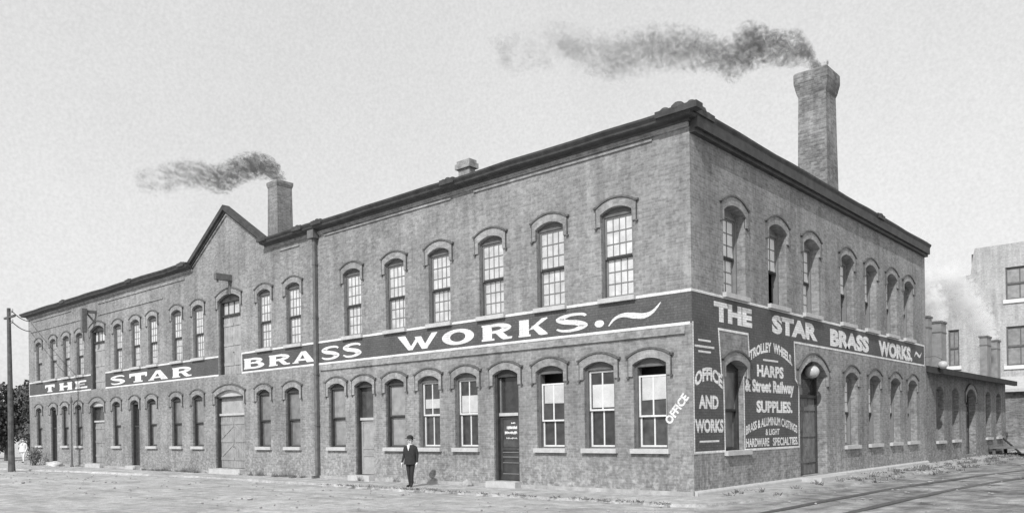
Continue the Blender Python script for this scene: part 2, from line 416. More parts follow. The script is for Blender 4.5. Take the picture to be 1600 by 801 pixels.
mb.v = [(x * .62 if x > 0 else x, 22.4 + (y - 22.4) * .3 if y > 22.4 else y, z + (.012 * math.sin(1.7 * x + .9 * y) + .010 * math.sin(4.1 * x - 3.3 * y + 1) if z > 10.18 else 0)) for x, y, z in mb.v]
mb.box(.0, .24, .015, 22.42, 9.97, 10.26); mb.box(.0, .15, .012, 22.41, 9.86, 9.968)
# raking cornice of the gable
sl = math.atan2(GZ1 - GZ0, 3.4)
for sgn in (-1, 1):
    a = Vector((GX + sgn * 3.5, GZ0 - .0)); b = Vector((GX, GZ1 + .06)); d = (b - a).normalized(); nn = Vector((-d.y, d.x)) * (1 if sgn < 0 else -1)
    def q(p, o): return (p.x + nn.x * o, p.y + nn.y * o)
    topb = Vector((GX, GZ1 + .06 + .22 / math.cos(sl)))
    mb.prism([q(a, .0), q(b, 0) if False else (GX, GZ1 + .06), (GX, GZ1 + .06 + .20 / math.cos(sl)), q(a, .20)], .10, 'y', -.24 if sgn < 0 else -.241)
    mb.prism([q(a, -.09), (GX, GZ1 + .06 - .09 / math.cos(sl)), (GX, GZ1 + .058), q(a, -.002)], .02, 'y', -.14)
CORN = mb.build('cornice', M['cornice'], FAC)
# cornice blocks (scalloped stops)
def acro(x, y, s=1.0, ax='x'):
    blk = MB()
    for k, (o_, r_) in enumerate(((-.36, .13), (0, .17), (.34, .12))):
        blk.ball((x + (o_ * s if ax == 'x' else 0), y + (o_ * s if ax == 'y' else 0), 10.44), r_ * s, 10, 6, (1.15, 1.0, 1.0))
    blk.box(x - (.55 if ax == 'x' else .15) * s, x + (.55 if ax == 'x' else .15) * s, y - (.15 if ax == 'x' else .55) * s, y + (.15 if ax == 'x' else .55) * s, 10.30, 10.47)
    blk.build('cornice_block', M['cornice'], FAC)
acro(-.15, -.30, 1.15); acro(.13, .35, 1.05, 'y')
for x in (-16.6, -18.0, GX + 3.6, -28.2, -34.3, -44.0, -9.0): acro(x, -.36, .62)
acro(.2, 15.2, .7, 'y'); acro(.16, 22.0, .5, 'y')
mb = MB()
for P in (P1, [p for p in P2 if p[1] == 0 and p[0] <= 0]): sweep(mb, MPROF, P)
for sgn in (-1, 1):
    a = Vector((GX + sgn * 3.75, GZ0 - .22)); 
    dx = -sgn; 
    mb.prism([(GX + sgn * 3.62, GZ0 - .235), (GX, GZ1 - .155), (GX, GZ1 - .06), (GX + sgn * 3.62, GZ0 - .14)], .02, 'y', -.07)
mb.build('corbel_moulding', M['brick_hood'], FAC)
# string courses; upper strips added to cast the recessed panels' shadow lines
mb = MB()
for x0, x1, z in ((-8.1, -1.15, 9.90), (-16.6, -9.2, 9.90), (-50.4, -43.6, 9.78), (-39.4, -28.6, 9.75), (-50.9, -41.6, 9.08), (-39.4, -31, 9.08), (-19.9, -18.4, 9.80)):
    mb = MB(); mb.box(x0, x1, -.05, .02, z, z + .06); mb.build('string_and_shadow_course', M['brick_hood'], FAC)
mb = MB(); mb.box(-17.0, -.2, -.07, .02, 4.46, 4.53); mb.box(-17.0, -.2, -.035, .02, 4.525, 4.66); mb.build('string_and_shadow_course', M['brick_hood'], FAC)
mb = MB(); sweep(mb, [(-.02, -.3), (.09, -.3), (.09, .13), (.07, .17), (-.02, .2)], [(0, 0.02), (0, 7.16)]); sweep(mb, [(-.02, -.3), (.09, -.3), (.09, .13), (.07, .17), (-.02, .2)], [(0, 9.66), (0, 22.4)])
mb.build('plinth', M['stone'], FAC)
mb = MB()
for x0, x1 in ((-51.4, -47.45), (-46.2, -40.85), (-38.65, -35.2), (-33.95, -25.75), (-22.95, -14.85), (-13.6, -7.4), (-6.2, 0.0)):
    mb.box(x0, x1, -.05, .02, -.3, .17)
mb.build('foundation_course', M['plinth'], FAC)

# windows -------------------------------------------------------------
def arcpts(w, apex, rise, off, n=10):
    Rr = (w * w / 4 + rise * rise) / (2 * rise); a = math.asin(min(1, w / 2 / Rr)); rr = Rr + off
    return [(rr * math.sin(-a + 2 * a * k / n), apex - Rr + rr * math.cos(-a + 2 * a * k / n)) for k in range(n + 1)]
def hood(w, apex, rise, parent, band=.24, leg=.34, stop=True):
    inn = arcpts(w, apex, rise, 0.0); out = arcpts(w, apex, rise, band)
    sp = apex - rise
    h = MB()
    poly = out + list(reversed(inn))
    for k in range(len(inn) - 1):
        h.prism([inn[k], inn[k + 1], out[k + 1], out[k]], .015, 'y', -.05)
    # legs
    for s_ in (-1, 1):
        xo = out[0 if s_ < 0 else -1][0]; zo = out[0][1]
        xi = s_ * (w / 2)
        h.prism([(xi, sp), (xo, zo), (xo, sp - leg), (xi, sp - leg)], .015, 'y', -.049)
    o = h.build('hood_mould', M['brick_hood'], parent)
    d = MB(); o2 = arcpts(w, apex, rise, band + .055); o1 = arcpts(w, apex, rise, band + .003)
    for k in range(len(o1) - 1): d.prism([o1[k], o1[k + 1], o2[k + 1], o2[k]], .012, 'y', -.085)
    for s_ in (-1, 1):
        xo = out[0 if s_ < 0 else -1][0]
        d.box(min(xo + s_ * .003, xo + s_ * .09), max(xo + s_ * .003, xo + s_ * .09), -.085, .012, out[0][1] - .0, out[0][1] + .06)
        d.box(xo - .02 if s_ > 0 else xo - .06, xo + .06 if s_ > 0 else xo + .02, -.075, .012, sp - leg - .05, sp - leg - .003)
        d.box(min(xo + s_ * .003, xo + s_ * .02), max(xo + s_ * .003, xo + s_ * .02), -.06, .012, sp - leg, out[0][1] - .002)
    d.build('drip_mould', M['drip'], parent)
    return o
def sill(w, z, parent, dep=.12, h=.13, ov=.08):
    s_ = MB(); s_.box(-w / 2 - ov, w / 2 + ov, -dep, .16, z - h, z + .004); return s_.build('sill', M['stone'], parent)
def make_window(kind, w, z0, apex, rise, ysash=.16, lowered=0.0, openlow=0.0, with_hood=True, fdark='dark', leg=.34, yf=.09, blind=(.1, .6)):
    sp = apex - rise; H = sp - z0; f = MB()
    fmat = {'pale': M['frame'], 'screen': M['frame'], 'office': M['white'], 'open': M['white'], 'bpale': M['muntin']}[kind]
    if kind in ('office', 'open'): fm = [M[fdark], M['white'], M['white'], M['dark']]
    elif kind == 'bpale': fm = [M['muntin'], M['muntin'], M['muntin'], M['rail']]
    elif kind == 'screen': fm = [M['dark'], M['frame'], M['frame'], M['rail']]
    else: fm = [M['frame'], M['muntin'], M['muntin'], M['rail']]
    # box frame (0), sash (1), muntins (2), meeting rail darkened as sash shadow (3)
    f.cur = 0; fr = .06 if kind == 'pale' else .085; y0, y1 = yf, ysash + .16
    f.box(-w / 2, -w / 2 + fr, y0, y1, z0 + .004, sp); f.box(w / 2 - fr, w / 2, y0, y1, z0 + .004, sp)
    f.box(-w / 2 + fr, w / 2 - fr, y0 + .002, y1, sp - .07, sp)
    f.box(-w / 2 + fr, w / 2 - fr, y0 + .04, y1, z0 + .004, z0 + .05)
    ap = arcpts(w - .004, apex - .002, rise, 0.0, 8)
    f.prism([(-w / 2 + .002, sp + .001)] + ap[1:-1] + [(w / 2 - .002, sp + .001)], y1, 'y', y0 + .03)
    iw = w / 2 - fr; zb = z0 + .05; zt = sp - .07; zm = zb + (zt - zb) * .48
    up0, up1 = zm - lowered, zt - lowered; lo0, lo1 = zb + openlow, zm + .02 + openlow
    st = .05
    def sash(a, b, y, cols, rows, railm=.05, topm=None):
        f.cur = 1
        f.box(-iw, -iw + st, y, y + .045, a, b); f.box(iw - st, iw, y, y + .045, a, b)
        f.box(-iw + st, iw - st, y, y + .045, b - st, b)
        f.cur = 3 if railm == 'dark' else 1
        f.box(-iw + st, iw - st, y - (.02 if railm == 'dark' else 0), y + .045, a, a + st * (1.25 if railm == 'dark' else 1))
        f.cur = 2
        for c in range(1, cols):
            x = -iw + st + (2 * iw - 2 * st) * c / cols; f.box(x - mw, x + mw, y + .008, y + .04, a + st, b - st)
        for r in range(1, rows):
            z = a + st + (b - a - 2 * st) * r / rows; f.box(-iw + st, iw - st, y + .009, y + .039, z - mw, z + mw)
    mw = .011 if kind in ('pale', 'bpale') else .022
    if kind == 'pale': sash(up0, up1, ysash, 4, 3, 'dark'); sash(lo0, lo1, ysash + .06, 4, 3)
    elif kind == 'bpale': sash(up0, up1, ysash, 3, 3, 'dark'); sash(lo0, lo1, ysash + .06, 3, 3)
    elif kind == 'screen': sash(up0, up1, ysash, 1, 1, 'dark'); sash(lo0, lo1, ysash + .06, 1, 1)
    else: sash(up0, up1, ysash, 2, 1); sash(lo0, lo1, ysash + .06, 2, 1)
    win = f.build('window', fm)
    p = MB(); p.cur = 0
    p.face([(-iw + .02, ysash + .03, up0 + .02), (iw - .02, ysash + .03, up0 + .02), (iw - .02, ysash + .03, up1 - .02), (-iw + .02, ysash + .03, up1 - .02)])
    p.cur = 1
    p.face([(-iw + .02, ysash + .09, lo0 + .02), (iw - .02, ysash + .09, lo0 + .02), (iw - .02, ysash + .09, lo1 - .02), (-iw + .02, ysash + .09, lo1 - .02)])
    pm = {'pale': M['pane_pale'], 'bpale': M['pane_white'], 'screen': M['pane_screen'], 'office': M['pane_dark'], 'open': M['pane_dark']}[kind]
    p.build('pane', [pm, pm], win, fixn=False)
    if kind in ('office', 'open'):
        b = MB(); zz0 = up0 + (up1 - up0) * blind[0]; zz1 = up0 + (up1 - up0) * blind[1]
        sk_ = (blind[0] * 7 % 1 - .5) * .08
        b.prism([(-iw + .10, zz0), (iw - .05, zz0 + sk_), (iw - .05, zz1), (-iw + .10, zz1)], ysash + .018, 'y', ysash + .012)
        b.build('blind', M['blind'], win)
    sill(w, z0, win)
    if with_hood: hood(w, apex, rise, win, leg=leg)
    win.parent = FAC
    return win
def copy_tree(o, parent):
    c = o.copy(); COL.objects.link(c); c.parent = parent
    for ch in list(o.children):
        k = ch.copy(); COL.objects.link(k); k.parent = c
    return c
def setw(proto, spots, first_used=[]):
    for i, (loc, rz) in enumerate(spots):
        o = proto if i == 0 else copy_tree(proto, FAC)
        o.location = loc; o.rotation_euler = (0, 0, rz)
w0 = make_window('pale', WA, ZU0, ZU1, HA, ysash=.13)
setw(w0, [((x, 0, 0), 0) for x in AU])
w1 = make_window('screen', WA, ZL0, ZL1, HA)
setw(w1, [((x, 0, 0), 0) for x, k in AL.items() if k == 'screen'])
for x, k, low_, b0, b1 in ((-10.49, 'office', 0, .22, .50), (-8.63, 'office', 0, .06, .55), (-4.94, 'open', .30, .48, .97), (-3.08, 'office', .02, .08, .66), (-1.34, 'open', .24, .40, .97)):
    w2 = make_window(k, WA, ZL0, ZL1, HA, lowered=low_, fdark='frame', blind=(b0, b1)); w2.location = (x, 0, 0)
HP = math.pi / 2
w4 = make_window('bpale', WB, 5.76, 8.37, .22, ysash=.32, yf=.27, leg=.3)
setw(w4, [((0, y, 0), HP) for y in (BU[0], BU[2], BU[5], BU[6])])
w5 = make_window('bpale', WB, 5.76, 8.37, .22, ysash=.32, yf=.27, openlow=1.1, leg=.3)
setw(w5, [((0, y, 0), HP) for y in (BU[1], BU[3], BU[4])])
w6 = make_window('bpale', WB, 1.15, 3.93, .22, ysash=.32, yf=.27, leg=.3)
setw(w6, [((0, BL[0], 0), HP)])
w7 = make_window('bpale', WB, 1.15, 3.93, .22, ysash=.32, yf=.27, openlow=1.15, leg=.3)
setw(w7, [((0, y, 0), HP) for y in BL[1:]])
w8 = make_window('screen', WB, 1.22, 3.86, .2, ysash=.32, yf=.27, leg=.3)
setw(w8, [((0, 2.55, 0), HP)])

# doors ---------------------------------------------------------------
def make_door(kind, w, z0, apex, rise, parent=FAC, hoodband=.24, leg=.34, depth=.24, yf=.08):
    sp = apex - rise; d = MB()
    fm = {'dark': [M['dark'], M['door_dark'], M['dark'], M['pane_dark']], 'grey': [M['dark'], M['door'], M['stone'], M['pane_dark']],
          'pale': [M['dark'], M['stone'], M['stone'], M['pane_dark']], 'plank': [M['dark'], M['stone'], M['stone'], M['door']],
          'office': [M['dark'], M['door_dark'], M['stone'], M['pane_dark']], 'hoist': [M['dark'], M['door'], M['dark'], M['pane_pale']], 'side': [M['dark'], M['plank'], M['dark'], M['pane_dark']]}[kind]
    fr = .10; zt = z0 + 2.12 if kind in ('dark', 'grey', 'office') else (z0 + 2.45 if kind == 'pale' else (z0 + 2.5 if kind == 'plank' else (z0 + 2.75 if kind == 'hoist' else z0 + 2.7)))
    zt = min(zt, sp - .3)
    y0, y1 = yf, depth + .12
    d.cur = 0
    d.box(-w / 2, -w / 2 + fr, y0, y1, z0 + .003, sp); d.box(w / 2 - fr, w / 2, y0, y1, z0 + .003, sp)
    ap = arcpts(w - .004, apex - .002, rise, 0.0, 8)
    if kind in ('plank', 'pale'): d.cur = 1
    d.prism([(-w / 2 + .002, sp + .001)] + ap[1:-1] + [(w / 2 - .002, sp + .001)], y1, 'y', y0 + .03)
    d.cur = 0
    d.box(-w / 2 + fr, w / 2 - fr, y0 + .03, y1, sp - .07, sp)
    d.cur = 2
    d.box(-w / 2 + fr, w / 2 - fr, depth - .08, y1, zt, zt + .1)
    d.cur = 3
    d.box(-w / 2 + fr, w / 2 - fr, depth + .04, depth + .06, zt + .1, sp - .07)
    d.cur = 2
    if kind == 'hoist':
        for k in range(1, 4): d.box(-w / 2 + w * k / 4 - .02, -w / 2 + w * k / 4 + .02, depth + .01, depth + .039, zt + .1, sp - .07)
    o = d.build('door', fm, parent)
    lf = MB(); lf.cur = 0; iw = w / 2 - fr
    leaves = 2 if w > 1.5 else 1
    for k in range(leaves):
        a = -iw + 2 * iw * k / leaves + (.008 if k else 0); b = -iw + 2 * iw * (k + 1) / leaves
        if kind in ('plank', 'hoist', 'pale', 'side'):
            nb = max(4, int((b - a) / .15))
            for q in range(nb):
                xa = a + (b - a) * q / nb + .004; xb = a + (b - a) * (q + 1) / nb - .004
                lf.box(xa, xb, depth + (q % 3) * .004, depth + .05, z0 + .02, zt - .005)
            for zz in (.18, .52, .86): lf.box(a + .02, b - .02, depth - .025, depth - .001, z0 + (zt - z0) * zz - .07, z0 + (zt - z0) * zz + .07)
            if kind == 'plank':
                for (za, zb_) in ((.2, .5), (.55, .84)):
                    xa, xb = (a + .05, b - .05) if k == 0 else (b - .05, a + .05)
                    lf.prism([(xa, z0 + (zt - z0) * za), (xb, z0 + (zt - z0) * zb_ - .12), (xb, z0 + (zt - z0) * zb_), (xa, z0 + (zt - z0) * za + .12)], depth - .003, 'y', depth - .02)
        else:
            lf.box(a, b, depth, depth + .05, z0 + .02, zt - .005)
            lf.box(a, a + .1, depth - .02, depth - .001, z0 + .02, zt - .006); lf.box(b - .1, b, depth - .02, depth - .001, z0 + .02, zt - .006)
            for zz, hgt in ((0, .2), (.33, .09), (.46, .09), (.95, .1)):
                lf.box(a + .1, b - .1, depth - .019, depth - .001, z0 + .02 + (zt - z0) * zz, z0 + .02 + (zt - z0) * zz + hgt)
    lf.build('door_leaf', [M['plank'] if kind == 'side' else (M['door'] if kind not in ('dark', 'office') else M['door_dark'])], o)
    kn = MB(); kx = iw - .07 if leaves == 1 else .07
    kn.tube([(kx, depth - .02, z0 + 1.02), (kx, depth - .07, z0 + 1.02)], .012, 6); kn.ball((kx, depth - .085, z0 + 1.02), .032, 8, 6)
    kn.build('door_knob', M['iron'], o)
    if kind == 'office':
        gl = MB(); gl.box(-iw + .105, iw - .105, depth - .012, depth - .002, z0 + .46 * (zt - z0) + .12, zt - .14); gl.build('pane', M['pane_dark'], o)
        pl_ = MB(); qq = random.Random(4)      # small worn lettering on the glass, too faint to read
        for (za, zb_, xa, xb) in ((1.86, 1.92, .02, .2), (1.68, 1.80, -.18, .27), (1.52, 1.62, -.27, .27), (1.36, 1.42, -.2, .27)):
            x = xa
            while x < xb:
                wd_ = qq.uniform(.02, .05); pl_.box(x, min(x + wd_, xb), depth - .016, depth - .0125, z0 + za + qq.uniform(0, .02), z0 + zb_ - qq.uniform(0, .03)); x += wd_ + qq.uniform(.004, .014)
        pl_.build('worn_lettering', M['letter'], o)
        mo = MB()
        for zz in (.10, .27, .36, .43): mo.box(-iw + .09, iw - .09, depth - .03, depth - .0195, z0 + (zt - z0) * zz, z0 + (zt - z0) * zz + .025)
        mo.box(-iw, -iw + .05, depth - .03, depth + .03, zt + .101, sp - .1)
        mo.build('panel_moulding', M['muntin'], o)
    hood(w, apex, rise, o, band=hoodband, leg=leg)
    return o
for x, (k, w, z0) in ALD.items():
    big = w > 1.5
    o = make_door(k, w, z0, 4.0 if big else ZL1, .3 if big else HA); o.location = (x, 0, 0)
    st = MB(); st.box(-w / 2 - .1, w / 2 + .1, -.34, .12, -.2, z0 - .004 if z0 < .28 else .28); st.v = [(a, b, min(c, z0 - .003)) for a, b, c in st.v]
    so = st.build('door_step', M['stone'], o)
for x in AUD:
    o = make_door('hoist', 2.05, 4.74, 8.5, .26); o.location = (x, 0, 0)
o = make_door('side', 2.4, .2, 4.15, .5, depth=.40, yf=.34); o.location = (0, 8.42, 0); o.rotation_euler = (0, 0, HP)
st = MB(); st.box(-1.35, 1.35, -.75, .2, -.2, .19); st.build('door_step', M['stone'], o)

# painted signs -------------------------------------------------------
def strokepoly(path, ws):
    Lp, Rp = [], []
    P = [Vector(p) for p in path]
    for k, p in enumerate(P):
        d = (P[min(k + 1, len(P) - 1)] - P[max(k - 1, 0)]).normalized(); n_ = Vector((-d.y, d.x))
        Lp.append(p + n_ * ws[k] / 2); Rp.append(p - n_ * ws[k] / 2)
    return [[tuple(Lp[k]), tuple(Lp[k + 1]), tuple(Rp[k + 1]), tuple(Rp[k])] for k in range(len(P) - 1)]
def smoothpath(pts, ws, n=4):
    out, wo_ = [], []
    for k in range(len(pts) - 1):
        p0 = Vector(pts[max(k - 1, 0)]); p1 = Vector(pts[k]); p2 = Vector(pts[k + 1]); p3 = Vector(pts[min(k + 2, len(pts) - 1)])
        for j in range(n):
            t = j / n
            out.append(tuple(.5 * ((2 * p1) + (p2 - p0) * t + (2 * p0 - 5 * p1 + 4 * p2 - p3) * t * t + (3 * p1 - p0 - 3 * p2 + p3) * t ** 3))); wo_.append(ws[k] * (1 - t) + ws[k + 1] * t)
    return out + [pts[-1]], wo_ + [ws[-1]]
def rc(x0, z0, x1, z1): return [(x0, z0), (x1, z0), (x1, z1), (x0, z1)]
def letter(ch):
    if ch == 'T': return [[rc(.0, .70, 1, 1)], [rc(.33, 0.0, .67, .70)], [rc(.24, 0, .76, .14)], [rc(0, .55, .10, .70), rc(.90, .55, 1, .70)]]
    if ch == 'H': return [[rc(.03, 0, .33, 1), rc(.67, 0, .97, 1)], [rc(.3, .38, .7, .62)], [rc(0, 0, .38, .13), rc(0, .87, .38, 1), rc(.62, 0, 1, .13), rc(.62, .87, 1, 1)]]
    if ch == 'E': return [[rc(.04, 0, .38, 1)], [rc(0, .78, .92, 1), rc(0, 0, 1, .22), rc(.3, .40, .78, .60)]]
    if ch == 'A': return [[[(.02, 0), (.22, 0), (.58, 1), (.40, 1)]], [[(.40, 1), (.62, 1), (1, 0), (.66, 0)]], [rc(.2, .2, .72, .36)], [rc(0, 0, .30, .1)]]
    bowl = smoothpath([(.30, .91), (.62, .90), (.83, .72), (.62, .53), (.30, .50)], [.18, .20, .30, .2, .16])
    if ch == 'R': return [[rc(.03, 0, .34, 1)], strokepoly(*bowl), [[(.42, .52), (.66, .52), (.86, .16), (1, .14), (.98, .02), (.86, 0), (.72, 0), (.62, .12)]], [rc(0, 0, .42, .12), rc(0, .88, .2, 1)]]
    if ch == 'B':
        b1 = smoothpath([(.30, .91), (.60, .90), (.78, .74), (.60, .55), (.30, .53)], [.18, .2, .28, .16, .14]); b2 = smoothpath([(.30, .53), (.66, .52), (.86, .29), (.66, .09), (.30, .09)], [.14, .16, .3, .2, .18])
        return [[rc(.03, 0, .34, 1)], strokepoly(*b1), strokepoly(*b2), [rc(0, 0, .2, .12), rc(0, .88, .2, 1)]]
    if ch == 'S':
        return [strokepoly(*smoothpath([(.93, .80), (.78, .92), (.42, .92), (.14, .74), (.32, .57), (.66, .46), (.86, .27), (.60, .08), (.26, .07), (.04, .20)], [.10, .14, .17, .26, .26, .26, .26, .17, .14, .08], 5))]
    if ch == 'W': return [[[(0, 1), (.20, 1), (.40, .0), (.28, 0)]], [[(.28, 0), (.38, 0), (.60, .86), (.50, .86)]], [[(.44, .86), (.60, .86), (.76, 0), (.62, 0)]], [[(.62, 0), (.74, 0), (1, 1), (.86, 1)]]]
    if ch == 'O':
        n_ = 28; return [[[(.5 + .5 * math.cos(a), .5 + .5 * math.sin(a)), (.5 + .5 * math.cos(b), .5 + .5 * math.sin(b)), (.5 + .24 * math.cos(b), .5 + .30 * math.sin(b)), (.5 + .24 * math.cos(a), .5 + .30 * math.sin(a))] for a, b in ((2 * math.pi * k / n_, 2 * math.pi * (k + 1) / n_) for k in range(n_))]]
    if ch == 'K': return [[rc(.02, 0, .36, 1)], [[(.34, .36), (.80, .96), (.98, 1), (1, .93), (.52, .40)]], [[(.44, .56), (.62, .66), (.98, .12), (1, .02), (.78, 0), (.70, .06)]], [rc(0, 0, .42, .12)]]
    if ch == '.': return [[[(.5 + .5 * math.cos(2 * math.pi * k / 16), .5 + .5 * math.sin(2 * math.pi * k / 16)) for k in range(16)]]]
    return []
def letters_mesh(items, name, parent, base_y=-.008):
    mb = MB()
    for ch, x0, x1, z0, z1 in items:
        for k, polys in enumerate(letter(ch)):
            y = base_y - .0012 * k
            for pl in polys: mb.face([(x0 + a * (x1 - x0), y, z0 + b * (z1 - z0)) for a, b in pl])
    return mb
def textmesh(s, off=.02):
    cu = bpy.data.curves.new('t', 'FONT'); cu.body = s; cu.offset = off; cu.size = 1; cu.resolution_u = 3
    to = bpy.data.objects.new('t', cu); COL.objects.link(to); bpy.context.view_layer.update()
    me = bpy.data.meshes.new_from_object(to.evaluated_get(bpy.context.evaluated_depsgraph_get())); bpy.data.objects.remove(to)
    vs = [(v.co.x, v.co.y) for v in me.vertices]; fs = [tuple(p.vertices) for p in me.polygons]; bpy.data.meshes.remove(me)
    x0 = min(v[0] for v in vs); x1 = max(v[0] for v in vs); y0 = min(v[1] for v in vs); y1 = max(v[1] for v in vs)
    return [((a - x0) / (x1 - x0), (b - y0) / (y1 - y0)) for a, b in vs], fs
def addtext(mb, s, fn, off=.02):
    vs, fs = textmesh(s, off); i = len(mb.v); mb.v += [fn(a, b) for a, b in vs]
    for f in fs: mb.f.append(tuple(i + k for k in f)); mb.mi.append(0)
# front band
def band(x0, x1, z0=4.74, z1=5.59, name='painted_sign'):
    s_ = MB(); s_.face([(x0, -.004, z0), (x1, -.004, z0), (x1, -.004, z1), (x0, -.004, z1)])
    return s_.build(name, M['sign'], FAC, fixn=False)
bands = [(-51.38, -40.65), (-38.5, -25.32), (-23.2, -17.0), (-17.0, .004)]
items = [('T', -48.33, -46.60), ('H', -45.78, -43.62), ('E', -43.14, -41.20), ('S', -37.80, -35.78), ('T', -35.23, -33.01), ('A', -32.85, -30.53), ('R', -30.06, -27.97), ('B', -22.99, -21.26), ('R', -20.88, -19.22), ('A', -19.04, -17.43), ('S', -16.95, -15.71), ('S', -15.51, -14.29),
         ('W', -12.16, -9.99), ('O', -9.77, -8.20), ('R', -7.84, -6.47), ('K', -6.20, -5.00), ('S', -4.69, -3.44), ('.', -3.21, -2.87)]
for i, (a, b) in enumerate(bands):
    so = band(a, b)
    lt = []
    for ch, x0, x1 in items:
        if a <= (x0 + x1) / 2 < b:
            if ch == '.': lt.append((ch, x0, x1, 4.90, 5.11))
            elif x1 < -40: lt.append((ch, x0, x1, 4.88, 5.36))
            elif x1 < -27: lt.append((ch, x0, x1, 4.86, 5.37))
            elif x1 < -17: lt.append((ch, x0, x1, 4.87, 5.35))
            else: lt.append((ch, x0, x1, 4.87, 5.41))
    for it in lt: letters_mesh([it], 'letter', so).build('letter', M['letter'], so, fixn=False)
    mb = MB()
    if i == 3:
        pth, ww = smoothpath([(-2.71, 4.90), (-2.5, 5.09), (-2.2, 5.17), (-1.85, 5.12), (-1.5, 5.08), (-1.2, 5.17), (-.95, 5.40)], [.03, .08, .11, .17, .15, .09, .02])
        for pl in strokepoly(pth, ww): mb.face([(p[0], -.008, p[1]) for p in pl])
    if mb.f: mb.build('flourish', M['letter'], so, fixn=False)
    bd = MB(); 
    bd.face([(a, -.006, 5.59), (b, -.006, 5.59), (b, -.006, 5.665), (a, -.006, 5.665)])
    bd.face([(a, -.006, 4.70), (b - (.0 if i < 3 else .06), -.006, 4.70), (b - (.0 if i < 3 else .06), -.006, 4.775), (a, -.006, 4.775)])
    if i in (0, 2): bd.face([(a, -.0065, 4.775), (a + .06, -.0065, 4.775), (a + .06, -.0065, 5.59), (a, -.0065, 5.59)])
    bd.build('border', M['letter'], so, fixn=False)
# OFFICE slanting up the corner of the front
mb = MB(); ang = math.atan2(.66, .55)
u_ = Vector((.58, .70)); v_ = Vector((-.19, .16)) * 1.0
addtext(mb, 'OFFICE', lambda a, b: (-.70 + a * .60 - b * .20 + .0, -.008, 1.98 + a * .74 + b * .15), .045)
mb.build('wall_lettering', M['letter'], FAC, fixn=False)
# side sign
SG = MB()
def yz(y, z, x=.004): return (x, y, z)
def sheet(mb, pts, x): mb.face([(x, y, z) for y, z in pts])
sheet(SG, [(-.004, 4.70), (22.1, 4.70), (22.1, 5.59), (-.004, 5.59)], .004)
sheet(SG, [(0.0, 1.22), (1.78, 1.22), (1.70, 3.62), (1.50, 4.70), (0.0, 4.70)], .005)
sheet(SG, [(3.06, 1.25), (7.10, 1.25), (7.10, 3.38), (6.84, 3.50), (6.80, 4.70), (3.36, 4.70), (3.40, 3.45), (3.06, 3.40)], .0055)
sgn_ = SG.build('painted_sign', M['sign'], FAC, fixn=False)
bd = MB()
def line(pts, w=.06, x=.008):
    for a, b in zip(pts[:-1], pts[1:]):
        d = (Vector(b) - Vector(a)); n_ = Vector((-d.y, d.x)).normalized() * w / 2; d = d.normalized() * w * .5
        a2 = Vector(a) - d; b2 = Vector(b) + d
        bd.face([(x, a2.x + n_.x, a2.y + n_.y), (x, a2.x - n_.x, a2.y - n_.y), (x, b2.x - n_.x, b2.y - n_.y), (x, b2.x + n_.x, b2.y + n_.y)]); x += .0006
line([(-.0, 5.63), (22.1, 5.63)], .07); line([(22.1, 5.6), (22.1, 4.72)], .09, .0085)
line([(0.035, 4.74), (.035, 1.22), (1.80, 1.22), (1.76, 3.35), (1.64, 3.40), (1.49, 4.69), (3.36, 4.69), (3.42, 4.05)], .07)
line([(3.06, 1.22), (3.04, 3.38)], .06, .009); line([(3.06, 1.22), (7.1, 1.22), (7.12, 3.30), (6.86, 3.48), (6.80, 4.70), (22.1, 4.70)], .07, .0085)
# short dashes
for y0, y1, z in ((.34, 1.0, 4.30), (.14, 1.2, 4.13), (.34, 1.0, 3.99), (.34, 1.42, 1.52), (4.42, 5.48, 3.98)): line([(y0, z), (y1, z)], .055, .009)
bd.build('border', M['letter'], sgn_, fixn=False)
def tx(s, y0, y1, z0, z1, arc=0, off=.05, x=.0075, fan=0):
    sl_ = MB(); addtext(sl_, s, lambda a, b: (x, y0 + a * (y1 - y0), z0 + b * (z1 - z0) + arc * (1 - (2 * a - 1) ** 2)), off)
    sl_.build('lettering', M['letter'], sgn_, fixn=False)
tx('THE', 1.24, 3.66, 4.90, 5.46, off=.06)
tx('STAR', 5.08, 8.85, 4.86, 5.46, off=.06)
tx('BRASS', 10.05, 14.25, 4.80, 5.44, off=.06)
tx('WORKS.', 15.45, 20.15, 4.77, 5.42, off=.06)
tx('OFFICE', .10, 1.70, 2.98, 3.36, .22)
tx('AND', .30, 1.44, 2.42, 2.80)
tx('WORKS', .08, 1.72, 1.76, 2.14)
tx('TROLLEY  WHEELS.', 3.46, 6.62, 3.88, 4.20, .36)
tx('HARPS', 3.95, 5.92, 3.44, 3.82)
tx('& Street Railway', 3.12, 6.74, 2.86, 3.36, 0)
tx('SUPPLIES.', 3.88, 6.58, 2.34, 2.72)
tx('BRASS & ALUMINUM CASTINGS', 3.14, 6.96, 1.66, 1.93, .28, .03)
tx('& LIGHT', 4.50, 5.55, 1.64, 1.84, 0, .03)
tx('HARDWARE', 3.14, 4.76, 1.30, 1.56, 0, .035); tx('SPECIALTIES.', 5.02, 7.02, 1.30, 1.56, 0, .035)
sl_ = MB()
pth, ww = smoothpath([(20.5, 5.02), (20.75, 5.22), (21.05, 5.14), (21.35, 5.08), (21.65, 5.28)], [.04, .12, .14, .12, .03])
for pl in strokepoly(pth, ww): sl_.face([(.0075, p[0], p[1]) for p in pl])
sl_.build('flourish', M['letter'], sgn_, fixn=False)

